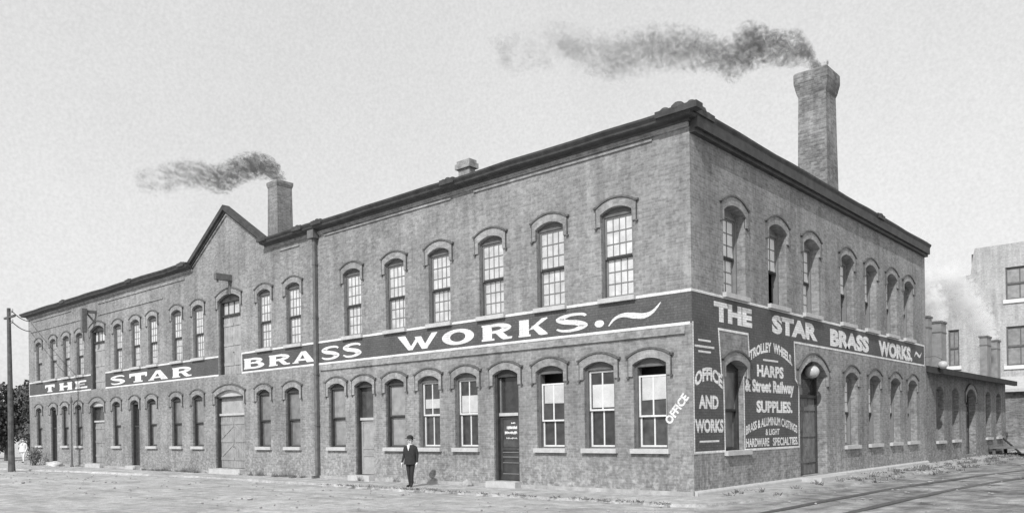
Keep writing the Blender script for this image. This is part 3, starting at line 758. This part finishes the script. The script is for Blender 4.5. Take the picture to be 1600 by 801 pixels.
# downspout, hoist jibs, chimneys --------------------------------------
d = MB(); d.box(-17.29, -17.12, -.15, -.03, .05, 10.0); d.box(-17.42, -17.0, -.30, -.02, 9.88, 10.28)
for z in (2.2, 4.3, 6.6, 8.8): d.box(-17.32, -17.09, -.165, .0, z, z + .06)
d.box(-17.28, -17.13, -.34, -.155, .05, .17)
d.build('downspout', M['iron'], FAC)
j = MB(); bx = -24.05
j.box(bx - .12, bx + .12, -.80, .0, 9.06, 9.34); j.tube([(bx, -.05, 8.45), (bx, -.07, 8.7), (bx, -.12, 9.06)], .05, 6)
j.tube([(bx, -.68, 9.06), (bx, -.68, 8.94)], .05, 8)
j.build('hoist_beam', M['iron'], FAC)
j = MB(); bx = -39.72
j.box(bx - .1, bx + .1, -.82, .0, 9.22, 9.38); j.box(bx - .13, bx + .13, -.84, -.56, 8.05, 9.46)
j.tube([(bx, -.03, 8.62), (bx, -.56, 9.22)], .05, 6)
j.build('hoist_beam', M['iron'], FAC)
def square_stack(name, cx, cy, w0, w1, z0, z1, parent, capw, caph, mat, ch=.0):
    c_ = MB()
    def ring(w, z): 
        h = w / 2; k = h - ch * w
        return [(cx - h, cy - k, z), (cx - k, cy - h, z), (cx + k, cy - h, z), (cx + h, cy - k, z), (cx + h, cy + k, z), (cx + k, cy + h, z), (cx - k, cy + h, z), (cx - h, cy + k, z)] if ch else [(cx - h, cy - h, z), (cx + h, cy - h, z), (cx + h, cy + h, z), (cx - h, cy + h, z)]
    lv = [(w0, z0), (w1, z1 - caph)] + [(w1 + (capw - w1) * t, z1 - caph + caph * s_) for t, s_ in ((.35, .12), (.7, .35), (1, .55), (1, .92))] + [(capw * .93, z1)] + [(w1 * .62, z1 + .001), (w1 * .6, z1 - .9)]
    prev = None
    for w, z in lv:
        r_ = ring(w, z); i = len(c_.v); c_.v += r_; n_ = len(r_)
        if prev is not None:
            for k in range(n_): c_.f.append((prev + k, prev + (k + 1) % n_, i + (k + 1) % n_, i + k)); c_.mi.append(0)
        prev = i
    return c_.build(name, mat, parent, fixn=False)
square_stack('chimney', -1.31, 12.6, 1.20, 1.08, 10, 15.85, ROOF, 1.34, .95, M['brick_stack'])
square_stack('chimney', -23.66, 2.43, .90, .82, 10, 14.12, ROOF, .92, .3, M['brick'])
c_ = MB(); c_.box(-10.06, -9.50, 1.2, 1.5, 10, 11.38); c_.box(-10.15, -9.41, 1.11, 1.59, 11.38, 11.56); c_.box(-10.1, -9.46, 1.16, 1.54, 11.56, 11.68)
c_.build('chimney', M['brick_hood'], ROOF)

# ------------------------------------------------------------------ annex
AN = empty('brick_annex', (0, 22.4, 0)); tag(AN, 'low one storey brick wing with deep dark eaves beyond the factory side wall', 'annex')
def anl(y): return y - 22.4
hN = [arch(anl(y), WB, 1.08, 3.80, .2) for y in ANW] + [arch(anl(31.15), 2.3, .2, 3.85, .4)]
slab('wall', [(.005, -.3), (18.1, -.3), (18.1, 4.42), (.005, 4.42)], hN, .4, M['brick_annex'], AN, lambda a, b, dd: Vector((-dd, a, b)))
mb = MB(); mb.box(-9, -.4, 17.7, 18.1, -.3, 4.42); mb.box(-9.4, -9, .1, 18.1, -.3, 4.42); mb.build('rear_wall', M['brick_annex'], AN)
mb = MB(); mb.prism([(.62, 4.30), (.62, 4.58), (-4.5, 5.75), (-9.5, 4.75), (-9.5, 4.5), (-.42, 4.425), (.015, 4.425), (.45, 4.30)], 18.4, 'y', .02)
mb.v = [(x, y, z) for x, y, z in mb.v]
mb.build('roof', M['annexroof'], AN)
mb = MB(); mb.box(-8.9, -.45, .1, 17.6, .05, .1); mb.box(-3, -2.9, .1, 17.6, .1, 4.3); mb.build('inner_partition', M['void'], AN)
wpro = None
for i, y in enumerate(ANW):
    if wpro is None:
        wpro = make_window('bpale', WB, 1.08, 3.80, .2, ysash=.32, yf=.27, openlow=1.0, leg=.3, with_hood=False); wpro.parent = AN; o = wpro
    else: o = copy_tree(wpro, AN)
    o.location = (0, anl(y), 0); o.rotation_euler = (0, 0, HP)
o = make_door('side', 2.3, .2, 3.85, .4, parent=AN, depth=.40, yf=.34); o.location = (0, anl(31.15), 0); o.rotation_euler = (0, 0, HP)
def vent(x0, x1, y0, y1, z1):
    y0, y1 = anl(y0), anl(y1)
    v = MB(); v.box(x0, x1, y0, y1, 4.2, z1); o = v.build('vent_stack', M['sheet'], AN)
    c = MB(); c.box(x0 - .05, x1 + .05, y0 - .05, y1 + .05, z1 + .001, z1 + .1); c.box(x0 - .02, x1 + .02, y0 - .02, y1 + .02, z1 - .5, z1 - .44); c.build('cap', M['iron'], o)
vent(-.46, -.24, 23.8, 24.45, 7.15); vent(-.66, -.19, 26.0, 26.95, 7.1)
vent(-.51, -.11, 36.0, 37.1, 7.12); vent(-.48, -.14, 39.0, 39.9, 7.1)

# ------------------------------------------------------------------ buildings behind
PB = empty('pale_building', (-6, 50, 0)); tag(PB, 'tall pale brick building behind the steaming vent stacks at the right', 'building')
def pbl(x): return x + 6
hP = [[(pbl(x0), z0), (pbl(x1), z0), (pbl(x1), z1), (pbl(x0), z1)] for x0, x1, z0, z1 in ((-1.6, .2, 11.1, 13.5), (-1.6, .2, 6.2, 9.1), (-5.5, -4.75, 6.4, 9.2))]
slab('wall', [(pbl(-9), -.2), (pbl(6), -.2), (pbl(6), 15.3), (pbl(-3.6), 15.25), (pbl(-3.75), 14.6), (pbl(-3.9), 13.3), (pbl(-9), 13.0)], hP, .4, M['brick_pale'], PB, lambda a, b, dd: Vector((a, dd, b)))
for x0, x1, z0, z1 in ((-1.6, .2, 11.1, 13.5), (-1.6, .2, 6.2, 9.1), (-5.5, -4.75, 6.4, 9.2)):
    f = MB(); a, b = pbl(x0), pbl(x1)
    f.box(a, a + .09, .12, .25, z0, z1); f.box(b - .09, b, .12, .25, z0, z1); f.box(a + .09, b - .09, .12, .25, z1 - .1, z1); f.box(a + .09, b - .09, .12, .25, z0, z0 + .1)
    zm = (z0 + z1) / 2; f.box(a + .09, b - .09, .11, .25, zm - .07, zm + .07); f.box((a + b) / 2 - .03, (a + b) / 2 + .03, .15, .22, z0 + .1, z1 - .1)
    fo = f.build('window', M['frame'], PB)
    p = MB(); p.box(a + .05, b - .05, .2, .21, z0 + .05, z1 - .05); p.build('pane', M['pane_screen'], fo)
    s_ = MB(); s_.box(a - .15, b + .15, -.12, .1, z0 - .28, z0 - .005); s_.build('sill', M['white'], fo)
mb = MB(); mb.box(pbl(-3.6), pbl(6), .4, 14, 14.9, 15.0); mb.box(pbl(-9), pbl(-3.9), .4, 14, 12.7, 12.8); mb.box(pbl(-3.9), pbl(-3.5), .401, 14, 0, 14.9); mb.build('roof', M['roof'], PB)
EB = MB()
EBo = empty('brick_shed', (1.2, 44.5, 0)); tag(EBo, 'light walled shed with a pale eave past the end of the low wing', 'shed')
EB.box(-4, 6, 0, 8, -.2, 4.05); EB.build('wall', M['brick_stack'], EBo)
EB = MB(); EB.prism([(-.5, 4.05), (-.5, 4.25), (4, 5.3), (8.5, 4.25), (8.5, 4.05)], 6.4, 'x', -4.3); EB.build('roof', M['stone'], EBo)
EB = MB(); EB.box(-3.2, -2.2, -.03, .02, 1.3, 3.2); wq = EB.build('window', M['dark'], EBo); EB = MB(); EB.box(-3.1, -2.3, -.05, -.031, 1.4, 3.1); EB.build('pane', M['pane_screen'], wq)

# loading platform and leaning plank at the far right
t = empty('loading_platform', (1.6, 36.5, 0)); tag(t, 'low dark plank platform on posts by the far low wing', 'platform')
b = MB()
for k in range(9): b.box(-1.5, 1.6, -1.3 + k * .42, -1.3 + k * .42 + .40, .42, .48)
b.build('deck', M['plank'], t)
for sx_ in (-1.3, 1.4):
    for sy_ in (-1.1, 2.2):
        b = MB(); b.box(sx_ - .08, sx_ + .08, sy_ - .08, sy_ + .08, -.1, .415); b.build('post', M['wood'], t)
b = MB(); b.tube([(.95, 39.6, .02), (.09, 38.9, 1.02)], .06, 6)
tag(b.build('leaning_plank', M['dark']), 'short black timber leaning against the far end of the low wing', 'plank')

# arc lamps -------------------------------------------------------------
def arc_lamp(loc, r, label, brk):
    o = empty('arc_lamp', loc); tag(o, label, 'lamp', 'globe lamps on the side street')
    g_ = MB(); g_.ball((0, 0, 0), r, 20, 14, (1, 1, .92)); g_.build('globe', M['globe'], o, smooth=True)
    c = MB(); c.tube([(0, 0, r * .82), (0, 0, r * 1.2)], [r * .55, r * .2], 10); c.tube([(0, 0, -r * 1.02), (0, 0, -r * .86)], [r * .1, r * .3], 8); c.build('cap', M['iron'], o)
    k = MB(); k.tube([(0, 0, r * 1.15)] + brk, .022, 6); k.build('bracket', M['iron'], o)
    return o
arc_lamp((-.1, 8.58, 3.80), .245, 'large white globe lamp hung in the arch of the side door', [(0, 0, .38)])
arc_lamp((.75, 22.3, 4.70), .21, 'smaller white globe lamp hung at the eave of the low wing', [(-.3, -.05, .42), (-.76, -.1, .40)])

# pole, wires, post -------------------------------------------------------
P = empty('utility_pole', (-41.2, -4.15, 0)); tag(P, 'tall dark wooden wire pole at the left edge of the street', 'pole')
b = MB(); b.tube([(0, 0, -.2), (-.03, 0, .4), (-.08, 0, 4.5), (-.15, 0, 9.3)], [.21, .18, .14, .10], 10); b.build('shaft', M['wood'], P)
b = MB(); b.box(-.75, .95, -.06, .06, 8.72, 8.83); b.v = [(x - .1, y, z) for x, y, z in b.v]; b.build('crossarm', M['wood'], P)
for z in (9.05, 8.45):
    b = MB(); b.tube([(-.1, 0, z - .02), (.28, .05, z - .02), (.3, .05, z + .05)], .025, 6); br = b.build('bracket', M['iron'], P)
    b = MB(); b.tube([(.3, .05, z + .05), (.3, .05, z + .18)], [.05, .035], 8); b.build('insulator', M['globe'], br)
for (z0, x1, z1, lb) in ((9.12, -50.9, 9.88, 'upper dark wire from the pole to the factory corner'), (8.52, -50.9, 9.20, 'lower dark wire from the pole to the factory corner')):
    b = MB(); a_ = Vector((-40.9, -4.15, z0)); e_ = Vector((x1, -.05, z1)); pts = [a_.lerp(e_, k / 10) - Vector((0, 0, .15 * (1 - (2 * k / 10 - 1) ** 2))) for k in range(11)]
    b.tube(pts, .028, 5); tag(b.build('overhead_wire', M['dark']), lb, 'wire', 'wires from the pole to the factory')
P = empty('iron_post', (-42.3, -.55, 0)); tag(P, 'thin dark iron post with spike top before the paired far left windows', 'post')
b = MB(); b.tube([(0, 0, 0), (0, 0, 4.0)], [.05, .04], 8); b.build('shaft', M['iron'], P)
b = MB(); b.tube([(0, 0, 0), (0, 0, .25)], [.12, .07], 8); b.build('base', M['iron'], P)
b = MB(); b.tube([(0, 0, 4.0), (0, 0, 4.1), (0, 0, 4.45)], [.09, .09, .005], 8); b.build('finial', M['iron'], P)

# railway track -----------------------------------------------------------
T = empty('railway_track', (3.2, 0, 0)); tag(T, 'pair of dark steel rails sunk in the dirt side street', 'track')
for off in (0, 1.5):
    r_ = MB(); path = [(3.0 + off + .0042 * max(0, y) ** 2, y) for y in [-14 + 1.5 * k for k in range(46)]]
    sweep(r_, [(-.055, -.1), (.06, -.1), (.06, -.025), (.045, .0), (-.045, .0), (-.06, -.025)], path)
    r_.v = [(x - 3.2, y, z) for x, y, z in r_.v]; r_.build('rail', M['steel'], T)

# people -------------------------------------------------------------------
def grow(verts, edges, radii, root=0, sub=2):
    me = bpy.data.meshes.new('sk'); me.from_pydata(verts, edges, []); o = bpy.data.objects.new('sk', me); COL.objects.link(o)
    sm = o.modifiers.new('s', 'SKIN'); sk = me.skin_vertices[0].data
    for i, r_ in enumerate(radii): sk[i].radius = (r_ if isinstance(r_, tuple) else (r_, r_)); sk[i].use_root = (i == root)
    o.modifiers.new('d', 'SUBSURF').levels = sub
    o.modifiers['d'].render_levels = sub
    bpy.context.view_layer.update()
    m2 = bpy.data.meshes.new_from_object(o.evaluated_get(bpy.context.evaluated_depsgraph_get())); bpy.data.objects.remove(o)
    return m2
def person(loc, rz, label, cloth, hat, scale=1.0, bend=(.0, .0), step=.0):
    root = empty('person', loc, rz); root.scale = (scale * 1.12, scale * 1.08, scale); tag(root, label, 'person')
    V, E, Rr = [], [], []
    def add(p, r_, par=None):
        V.append(p); Rr.append(r_)
        if par is not None: E.append((par, len(V) - 1))
        return len(V) - 1
    pel = add((0, 0, .93), (.155, .115)); wai = add((0, -.01, 1.10), (.145, .105), pel); che = add((0, 0, 1.30), (.175, .12), wai); sho = add((0, .01, 1.43), (.12, .09), che)
    nek = add((0, .0, 1.50), .055, sho); hd0 = add((0, -.01, 1.57), .07, nek); hd1 = add((0, -.015, 1.66), (.078, .095), hd0); hd2 = add((0, -.01, 1.735), (.06, .075), hd1)
    for s_ in (-1, 1):
        armbend = bend[0] if s_ < 0 else bend[1]; st_ = step * s_
        hip = add((s_ * .085, 0, .86), (.085, .095), pel); kn = add((s_ * .070, -.015 - st_ * .6, .48), .062, hip); an = add((s_ * .055, .015 - st_, .10), .045, kn); ft = add((s_ * .065, -.06 - st_, .04), (.045, .035), an); add((s_ * .095, -.16 - st_, .03), (.04, .025), ft)
        sh = add((s_ * .185, .01, 1.40), .062, sho); el = add((s_ * .235, .02, 1.12), .047, sh); wr = add((s_ * .245, -.03 - armbend, .88), .034, el); pa = add((s_ * .245, -.05 - armbend, .80), (.022, .04), wr)
        for k in range(4):
            f0 = add((s_ * .245, -.085 - armbend + k * .022, .755), .011, pa); f1 = add((s_ * .238, -.09 - armbend + k * .022, .715 - (.008 if k in (1, 2) else 0)), .010, f0); add((s_ * .228, -.085 - armbend + k * .022, .685 - (.008 if k in (1, 2) else 0)), .008, f1)
        t0 = add((s_ * .228, -.10 - armbend, .80), .012, pa); add((s_ * .220, -.112 - armbend, .765), .010, t0)
    me = grow(V, E, Rr, pel, 2)
    me.materials.clear(); me.materials.append(cloth); me.materials.append(M['skin']); me.materials.append(M['felt'])
    for p in me.polygons:
        c = p.center; p.use_smooth = True
        p.material_index = 1 if (c.z > 1.49 or (abs(c.x) > .17 and c.z < .87)) else (2 if c.z < .075 else 0)
    body = bpy.data.objects.new('body', me); COL.objects.link(body); body.parent = root
    # face details
    f = MB(); f.ball((0, -.115, 1.63), .018, 8, 6, (.8, 1.2, 1.3)); f.ball((-.085, .0, 1.635), .028, 8, 6, (.4, .8, 1.2)); f.ball((.085, .0, 1.635), .028, 8, 6, (.4, .8, 1.2)); f.build('face_features', M['skin'], root, smooth=True)
    f = MB(); f.ball((-.03, -.098, 1.655), .011, 8, 6); f.ball((.03, -.098, 1.655), .011, 8, 6); f.box(-.025, .025, -.108, -.09, 1.585, 1.592); f.build('eyes_and_mouth', M['dark'], root, smooth=True)
    h = MB(); h.ball((0, .022, 1.665), .098, 14, 10, (.93, 1.0, 1.05)); h.v = [(x, max(y, -.03) if z < 1.70 else y, max(z, 1.58)) for x, y, z in h.v]; h.build('hair', M['felt'], root, smooth=True)
    # jacket: open tapered shell, lapels, skirt
    jk = MB(); n_ = 24; lv = [(1.46, .115, .085), (1.42, .20, .115), (1.30, .215, .145), (1.12, .185, .135), (1.0, .195, .145), (.80, .215, .16)]
    prev = None
    for z, a, b_ in lv:
        i = len(jk.v); jk.v += [(a * (1 + .035 * math.sin(k * 2.9 + z * 19)) * math.cos(2 * math.pi * k / n_), b_ * (1 + .06 * math.sin(k * 2.1 + z * 23)) * math.sin(2 * math.pi * k / n_), z) for k in range(n_)]
        if prev is not None:
            for k in range(n_):
                if lv[0][0] == 1.46 and (z == 1.42 or z == 1.30) and k in (17, 18): continue
                jk.f.append((prev + k, prev + (k + 1) % n_, i + (k + 1) % n_, i + k)); jk.mi.append(0)
        prev = i
    jk.build('jacket', cloth, root, smooth=True)
    sh_ = MB(); sh_.prism([(-.05, 1.49), (.05, 1.49), (.035, 1.40), (.0, 1.27), (-.035, 1.40)], -.10, 'y', -.143); sh_.build('shirt_front', M['white'], root)
    if hat == 'bowler':
        t_ = MB(); t_.tube([(0, -.01, 1.715), (0, -.01, 1.73)], [.165, .16], 18); t_.ball((0, -.01, 1.735), .105, 16, 10, (1, 1.15, 1.0)); t_.v = [(x, y, max(z, 1.71)) for x, y, z in t_.v]; t_.build('hat', M['felt'], root, smooth=True)
    return root
person((-9.893, -1.434, .045), R(22), 'man in dark suit, white shirt and round hat standing before the factory', M['suit'], 'bowler', .955, (.07, .0), .05)
person((-57.4, 1.42, .0), R(40), 'bareheaded figure in pale clothes standing past the far left factory corner', M['pale_cloth'], None, 1.0, (.0, .12), .10)

# small ground things --------------------------------------------------------
def lump(name, loc, r, sc, mat, label, cat, seed=1):
    q = random.Random(seed); bm = bmesh.new(); bmesh.ops.create_icosphere(bm, subdivisions=3, radius=r)
    ph = [q.uniform(0, 6) for _ in range(6)]
    for v in bm.verts:
        c = v.co.normalized(); k = 1 + .13 * math.sin(5 * c.x + ph[0]) * math.cos(4 * c.y + ph[1]) + .1 * math.sin(9 * c.z + ph[2] + 4 * c.x) + .06 * math.sin(15 * c.y + ph[3])
        v.co = Vector((v.co.x * sc[0] * k, v.co.y * sc[1] * k, max(v.co.z * sc[2] * k, -.45 * r * sc[2])))
    me = bpy.data.meshes.new(name); bm.to_mesh(me); bm.free(); me.materials.append(mat)
    for p in me.polygons: p.use_smooth = True
    o = bpy.data.objects.new(name, me); COL.objects.link(o); o.location = (loc[0], loc[1], loc[2] + .45 * r * sc[2]); return tag(o, label, cat)
lump('stone_block', (-8.35, -.30, .04), .2, (1.0, .7, .8), M['plinth'], 'small grey stone block at the wall foot right of the man', 'stone', 5)
lump('rubble_heap', (-44.5, -.75, .0), .45, (1.5, .8, .55), M['rubble'], 'low pale heap of rubble at the wall foot right of the far left dark door', 'heap', 8)
def leafmass(mb, c, rad, n, size, q, lobes=5):
    cs = [(Vector(c) + Vector((q.uniform(-.6, .6) * rad[0], q.uniform(-.6, .6) * rad[1], q.uniform(-.6, .65) * rad[2])), q.uniform(.32, .6)) for _ in range(lobes)]
    for _ in range(n):
        cc, k = q.choice(cs)
        d_ = Vector((q.gauss(0, 1), q.gauss(0, 1), q.gauss(0, 1))).normalized() * (q.random() ** .4)
        p = cc + Vector((d_.x * rad[0] * k, d_.y * rad[1] * k, d_.z * rad[2] * k))
        a = Vector((q.uniform(-1, 1), q.uniform(-1, 1), q.uniform(-1, 1))).normalized(); b = a.orthogonal().normalized(); s_ = size * q.uniform(.6, 1.3)
        mb.face([p - a * s_, p + b * s_ * .5, p + a * s_, p - b * s_ * .5])
def tree(loc, h, rad, label, seed, n=6500):
    q = random.Random(seed); root = empty('tree', loc); tag(root, label, 'tree', 'trees beyond the left end')
    t_ = MB(); t_.tube([(0, 0, -.2), (.1, 0, h * .3), (-.05, .1, h * .6), (.1, 0, h * .85)], [.28, .22, .14, .05], 8)
    for k in range(5):
        a = q.uniform(0, 6.28); z = h * q.uniform(.3, .6); t_.tube([(0, 0, z), (math.cos(a) * rad * .4, math.sin(a) * rad * .4, z + h * .15), (math.cos(a) * rad * .75, math.sin(a) * rad * .75, z + h * .25)], [.1, .07, .03], 6)
    t_.build('trunk', M['bark'], root)
    c = MB(); leafmass(c, (0, 0, h * .55), (rad, rad, h * .52), n, .17, q, 16); c.build('crown', M['leaf'], root, fixn=False)
tree((-61.5, 5.0, 0), 6.4, 2.6, 'dark leafy tree nearest the far left factory corner', 1)
tree((-66.5, 3.0, 0), 6.2, 2.8, 'dark leafy tree behind the wire pole', 2)
tree((-70.5, 10.0, 0), 6.8, 3.4, 'broad dark tree farthest back on the left', 3)
tree((-66, 9.0, 0), 5.6, 3.0, 'lower dark tree tucked between the others at left', 4)
tree((-76, 2.5, 0), 5.6, 3.0, 'dark tree at the left margin beyond the pole', 6)
q = random.Random(11)
sb = empty('scrub_bush', (-48.0, -.85, 0)); tag(sb, 'scrubby grey bush leaning on the far left wall', 'bush')
tw = MB()
for k in range(46):
    a = q.uniform(0, 6.28); l_ = q.uniform(.6, 1.25); r_ = q.uniform(.3, 1.0)
    tw.tube([(q.uniform(-.3, .3), q.uniform(-.15, .15), 0), (math.cos(a) * r_ * .5, math.sin(a) * r_ * .35, l_ * .7), (math.cos(a) * r_ * 1.1, math.sin(a) * r_ * .5, l_ * q.uniform(.7, 1.05))], [.02, .014, .006], 4)
tw.build('stem', M['twig'], sb)
lf = MB(); leafmass(lf, (0, 0, .62), (1.0, .5, .6), 420, .07, q, 8); lf.build('foliage', M['twig'], sb, fixn=False)
# weeds and litter along the wall foot
wd = MB(); q = random.Random(5)
def tuft(x, y, n, h):
    for _ in range(n):
        a = q.uniform(0, 6.28); r_ = q.uniform(0, .18); px, py = x + math.cos(a) * r_, y + math.sin(a) * r_ * .6; hh_ = h * q.uniform(.4, 1.1); lx, ly = q.uniform(-.1, .1), q.uniform(-.1, .1); w_ = .018
        wd.face([(px - w_, py, .03), (px + w_, py, .03), (px + lx + w_ * .3, py + ly, .03 + hh_), (px + lx - w_ * .3, py + ly, .03 + hh_)])
for _ in range(110):
    x = q.choice([q.uniform(-33, -26), q.uniform(-22.5, -17.5), q.uniform(-51, -10), q.uniform(-33, -26.5)]); tuft(x, q.uniform(-.45, -.12), 14, q.uniform(.1, .3))
for _ in range(60): tuft(q.uniform(-14, .5), q.uniform(-2.3, -1.95), 10, q.uniform(.04, .1))
for _ in range(90): tuft(q.uniform(.25, 1.5), q.uniform(.5, 40), 12, q.uniform(.06, .18))
for _ in range(60): tuft(q.uniform(1.2, 2.8), q.uniform(8, 34), 12, q.uniform(.06, .18))
tag(wd.build('weeds', M['weed'], fixn=False), 'tufts of weeds along the wall foot and street edge', 'weeds', kind='stuff')
pb = MB(); q = random.Random(9)
for _ in range(620):
    if q.random() < .6: x, y = q.uniform(-45, 2), q.uniform(-9, -.2)
    else: x, y = q.uniform(.2, 9), q.uniform(-6, 25)
    r_ = q.uniform(.012, .042) * (1.7 if q.random() < .05 else 1)
    pb.ball((x, y, r_ * .2 + (.02 if y > -2 and x < 0 else -.03)), r_, 6, 4, (q.uniform(.8, 1.5), q.uniform(.8, 1.4), .6))
tag(pb.build('pebbles', M['stone_chip']), 'loose stones scattered over the dirt street', 'stones', kind='stuff')

# ------------------------------------------------------------------ smoke and steam
def plume(name, path, radii, dens, col, label, axis, seed=0, nscale=2.2, soft=.5):
    # path: centre line; closed lumpy tube holds a volume that thins to nothing before its skin
    pts = [Vector(p) for p in path]; fp, fr_ = [], []
    sp, sr = smoothpath([tuple(p) for p in pts], radii, 4)
    mb = MB(); mb.tube(sp, [r_ * 1.0 for r_ in sr], 14)
    o = mb.build(name, [], smooth=True); tag(o, label, 'smoke' if 'smoke' in name else 'steam', group='dark chimney smoke' if 'smoke' in name else 'white vent steam', kind='stuff')
    m = bpy.data.materials.new(name + '_volume'); m.use_nodes = True; nt = m.node_tree; nt.nodes.clear()
    pos = wpos(nt); sx = N(nt, 'ShaderNodeSeparateXYZ'); L(nt, pos, sx.inputs[0])
    t0 = pts[0]['xyz'.index(axis)] if False else getattr(pts[0], axis); t1 = getattr(pts[-1], axis)
    lo, hi = min(getattr(p, axis) for p in pts), max(getattr(p, axis) for p in pts)
    t = mrange(nt, sx.outputs['XYZ'.index(axis.upper())], t0, t1, 0, 1)
    def curve(vals):
        vmin, vmax = min(vals) - .01, max(vals) + .01
        cn = N(nt, 'ShaderNodeFloatCurve'); L(nt, t, cn.inputs['Value']); c = cn.mapping.curves[0]
        ks = [((getattr(Vector(p), axis) - t0) / (t1 - t0), (v - vmin) / (vmax - vmin)) for p, v in zip(sp, vals)]
        out = []
        for a, b in ks:
            if not out or a > out[-1][0] + .004: out.append((a, b))
        c.points[0].location = out[0]; c.points[1].location = (1, ks[-1][1])
        for a, b in out[1:]:
            if a < .996: c.points.new(a, b)
        cn.mapping.update()
        return mrange(nt, cn.outputs[0], 0, 1, vmin, vmax)
    others = [a for a in 'xyz' if a != axis]
    nz = N(nt, 'ShaderNodeTexNoise'); nz.inputs['Scale'].default_value = nscale; nz.inputs['Detail'].default_value = 3; nz.inputs['Roughness'].default_value = .5; nz.inputs['Distortion'].default_value = 1.8
    mp = N(nt, 'ShaderNodeMapping'); mp.inputs['Location'].default_value = (seed * 3.1, seed * 1.7, 0); L(nt, pos, mp.inputs[0]); L(nt, mp.outputs[0], nz.inputs['Vector'])
    rr = curve(sr); d2 = None
    for a in others:
        cc = curve([getattr(Vector(p), a) for p in sp])
        e = mth(nt, 'POWER', mth(nt, 'ABSOLUTE', mth(nt, 'SUBTRACT', sx.outputs['XYZ'.index(a.upper())], cc)), 2.0)
        d2 = e if d2 is None else mth(nt, 'ADD', d2, e)
    dn = mth(nt, 'DIVIDE', mth(nt, 'SQRT', d2), rr)
    # noise eats into the plume: more with distance from its centre line
    edge_ = mth(nt, 'ADD', dn, mth(nt, 'MULTIPLY', mth(nt, 'SUBTRACT', nz.outputs[0], .5), 3.6))
    fall = mth(nt, 'MULTIPLY', mrange(nt, edge_, .15, .85, 1, 0), mrange(nt, dn, .75, 1.0, 1, 0))
    dc = curve([dens[min(len(dens) - 1, k // 4)] * (1 - (k % 4) / 4) + dens[min(len(dens) - 1, k // 4 + 1)] * ((k % 4) / 4) for k in range(len(sp))])
    lump_ = noise(nt, mp.outputs[0], nscale * .42, 3)
    hole = mth(nt, 'SUBTRACT', lump_, mrange(nt, t, 0.05, .8, -.25, .09))
    fall = mth(nt, 'MULTIPLY', fall, mrange(nt, hole, .38, .56, 0, 1))
    wv = N(nt, 'ShaderNodeTexWave'); wv.wave_type = 'RINGS'; wv.inputs['Scale'].default_value = nscale * .30; wv.inputs['Distortion'].default_value = 7; wv.inputs['Detail'].default_value = 2; wv.inputs['Detail Scale'].default_value = 1.6
    L(nt, mp.outputs[0], wv.inputs['Vector'])
    fall = mth(nt, 'MULTIPLY', fall, mrange(nt, wv.outputs['Fac'], .25, .9, .05, 1.9))
    den = mth(nt, 'MULTIPLY', fall, mth(nt, 'MAXIMUM', dc, 0))
    pv_ = N(nt, 'ShaderNodeVolumePrincipled'); pv_.inputs['Color'].default_value = (col,) * 3 + (1,); L(nt, den, pv_.inputs['Density']); pv_.inputs['Anisotropy'].default_value = .1
    out = N(nt, 'ShaderNodeOutputMaterial'); L(nt, pv_.outputs[0], out.inputs['Volume'])
    o.data.materials.append(m)
    return o
BS = [(-1.25, 15.95), (-1.5, 16.6), (-1.9, 17.1), (-2.5, 17.25), (-3.3, 17.65), (-4.1, 17.9), (-4.97, 17.6), (-5.86, 18.2), (-7.4, 18.9), (-9.4, 19.45), (-10.85, 19.5), (-13.1, 20.7), (-15.1, 21.5), (-18.9, 22.1)]
plume('chimney_smoke', [(x, 12.6, z) for x, z in BS], [.40, .62, .78, .8, .92, 1.05, 1.05, 1.05, 1.2, 1.35, 1.35, 1.4, 1.4, 1.2],
      [12, 11, 10, 9, 7.5, 6, 4, 2.0, 1.3, 1.0, .7, .6, .6, .3], .25, 'dark smoke plume drifting left from the tall right chimney', 'x', 1, 2.4)
LS = [(-23.5, 14.1), (-23.9, 14.55), (-24.5, 15.0), (-25.15, 15.3), (-26.35, 15.55), (-27.9, 15.6), (-29.3, 15.5), (-31, 16.1), (-33.2, 16.7), (-35.5, 16.9), (-37.6, 17.2), (-39.6, 17.8)]
plume('chimney_smoke', [(x, 2.43, z) for x, z in LS], [.32, .5, .66, .74, .8, .8, .9, .95, 1.0, 1.0, 1.0, .8],
      [12, 11, 10, 8, 6, 3.5, 2.2, 1.3, 1.0, .9, .8, 0], .25, 'dark smoke plume drifting left from the left square chimney', 'x', 2, 2.8)
plume('steam_plume', [(-.4, 26.3, 7.2), (-.5, 26.0, 8.0), (-.8, 25.6, 9.0), (-1.1, 25.2, 10.0), (-1.5, 24.8, 11.0), (-1.9, 24.4, 12.0)], [.5, .75, .95, 1.05, 1.05, .8], [11, 9, 6, 4, 2.2, 0], 1.0, 'white steam plume rising from the left pair of vent stacks', 'z', 3, 2.0)
plume('steam_plume', [(-.35, 37.6, 7.15), (-.7, 36.8, 8.2), (-1.2, 35.6, 9.5), (-1.8, 34.2, 10.8), (-2.5, 32.6, 12.2), (-3.2, 31, 13.6)], [.8, 1.0, 1.25, 1.45, 1.5, 1.1], [10, 8, 6, 4, 2.2, 0], 1.0, 'white steam plume rising from the right pair of vent stacks', 'z', 4, 1.7)
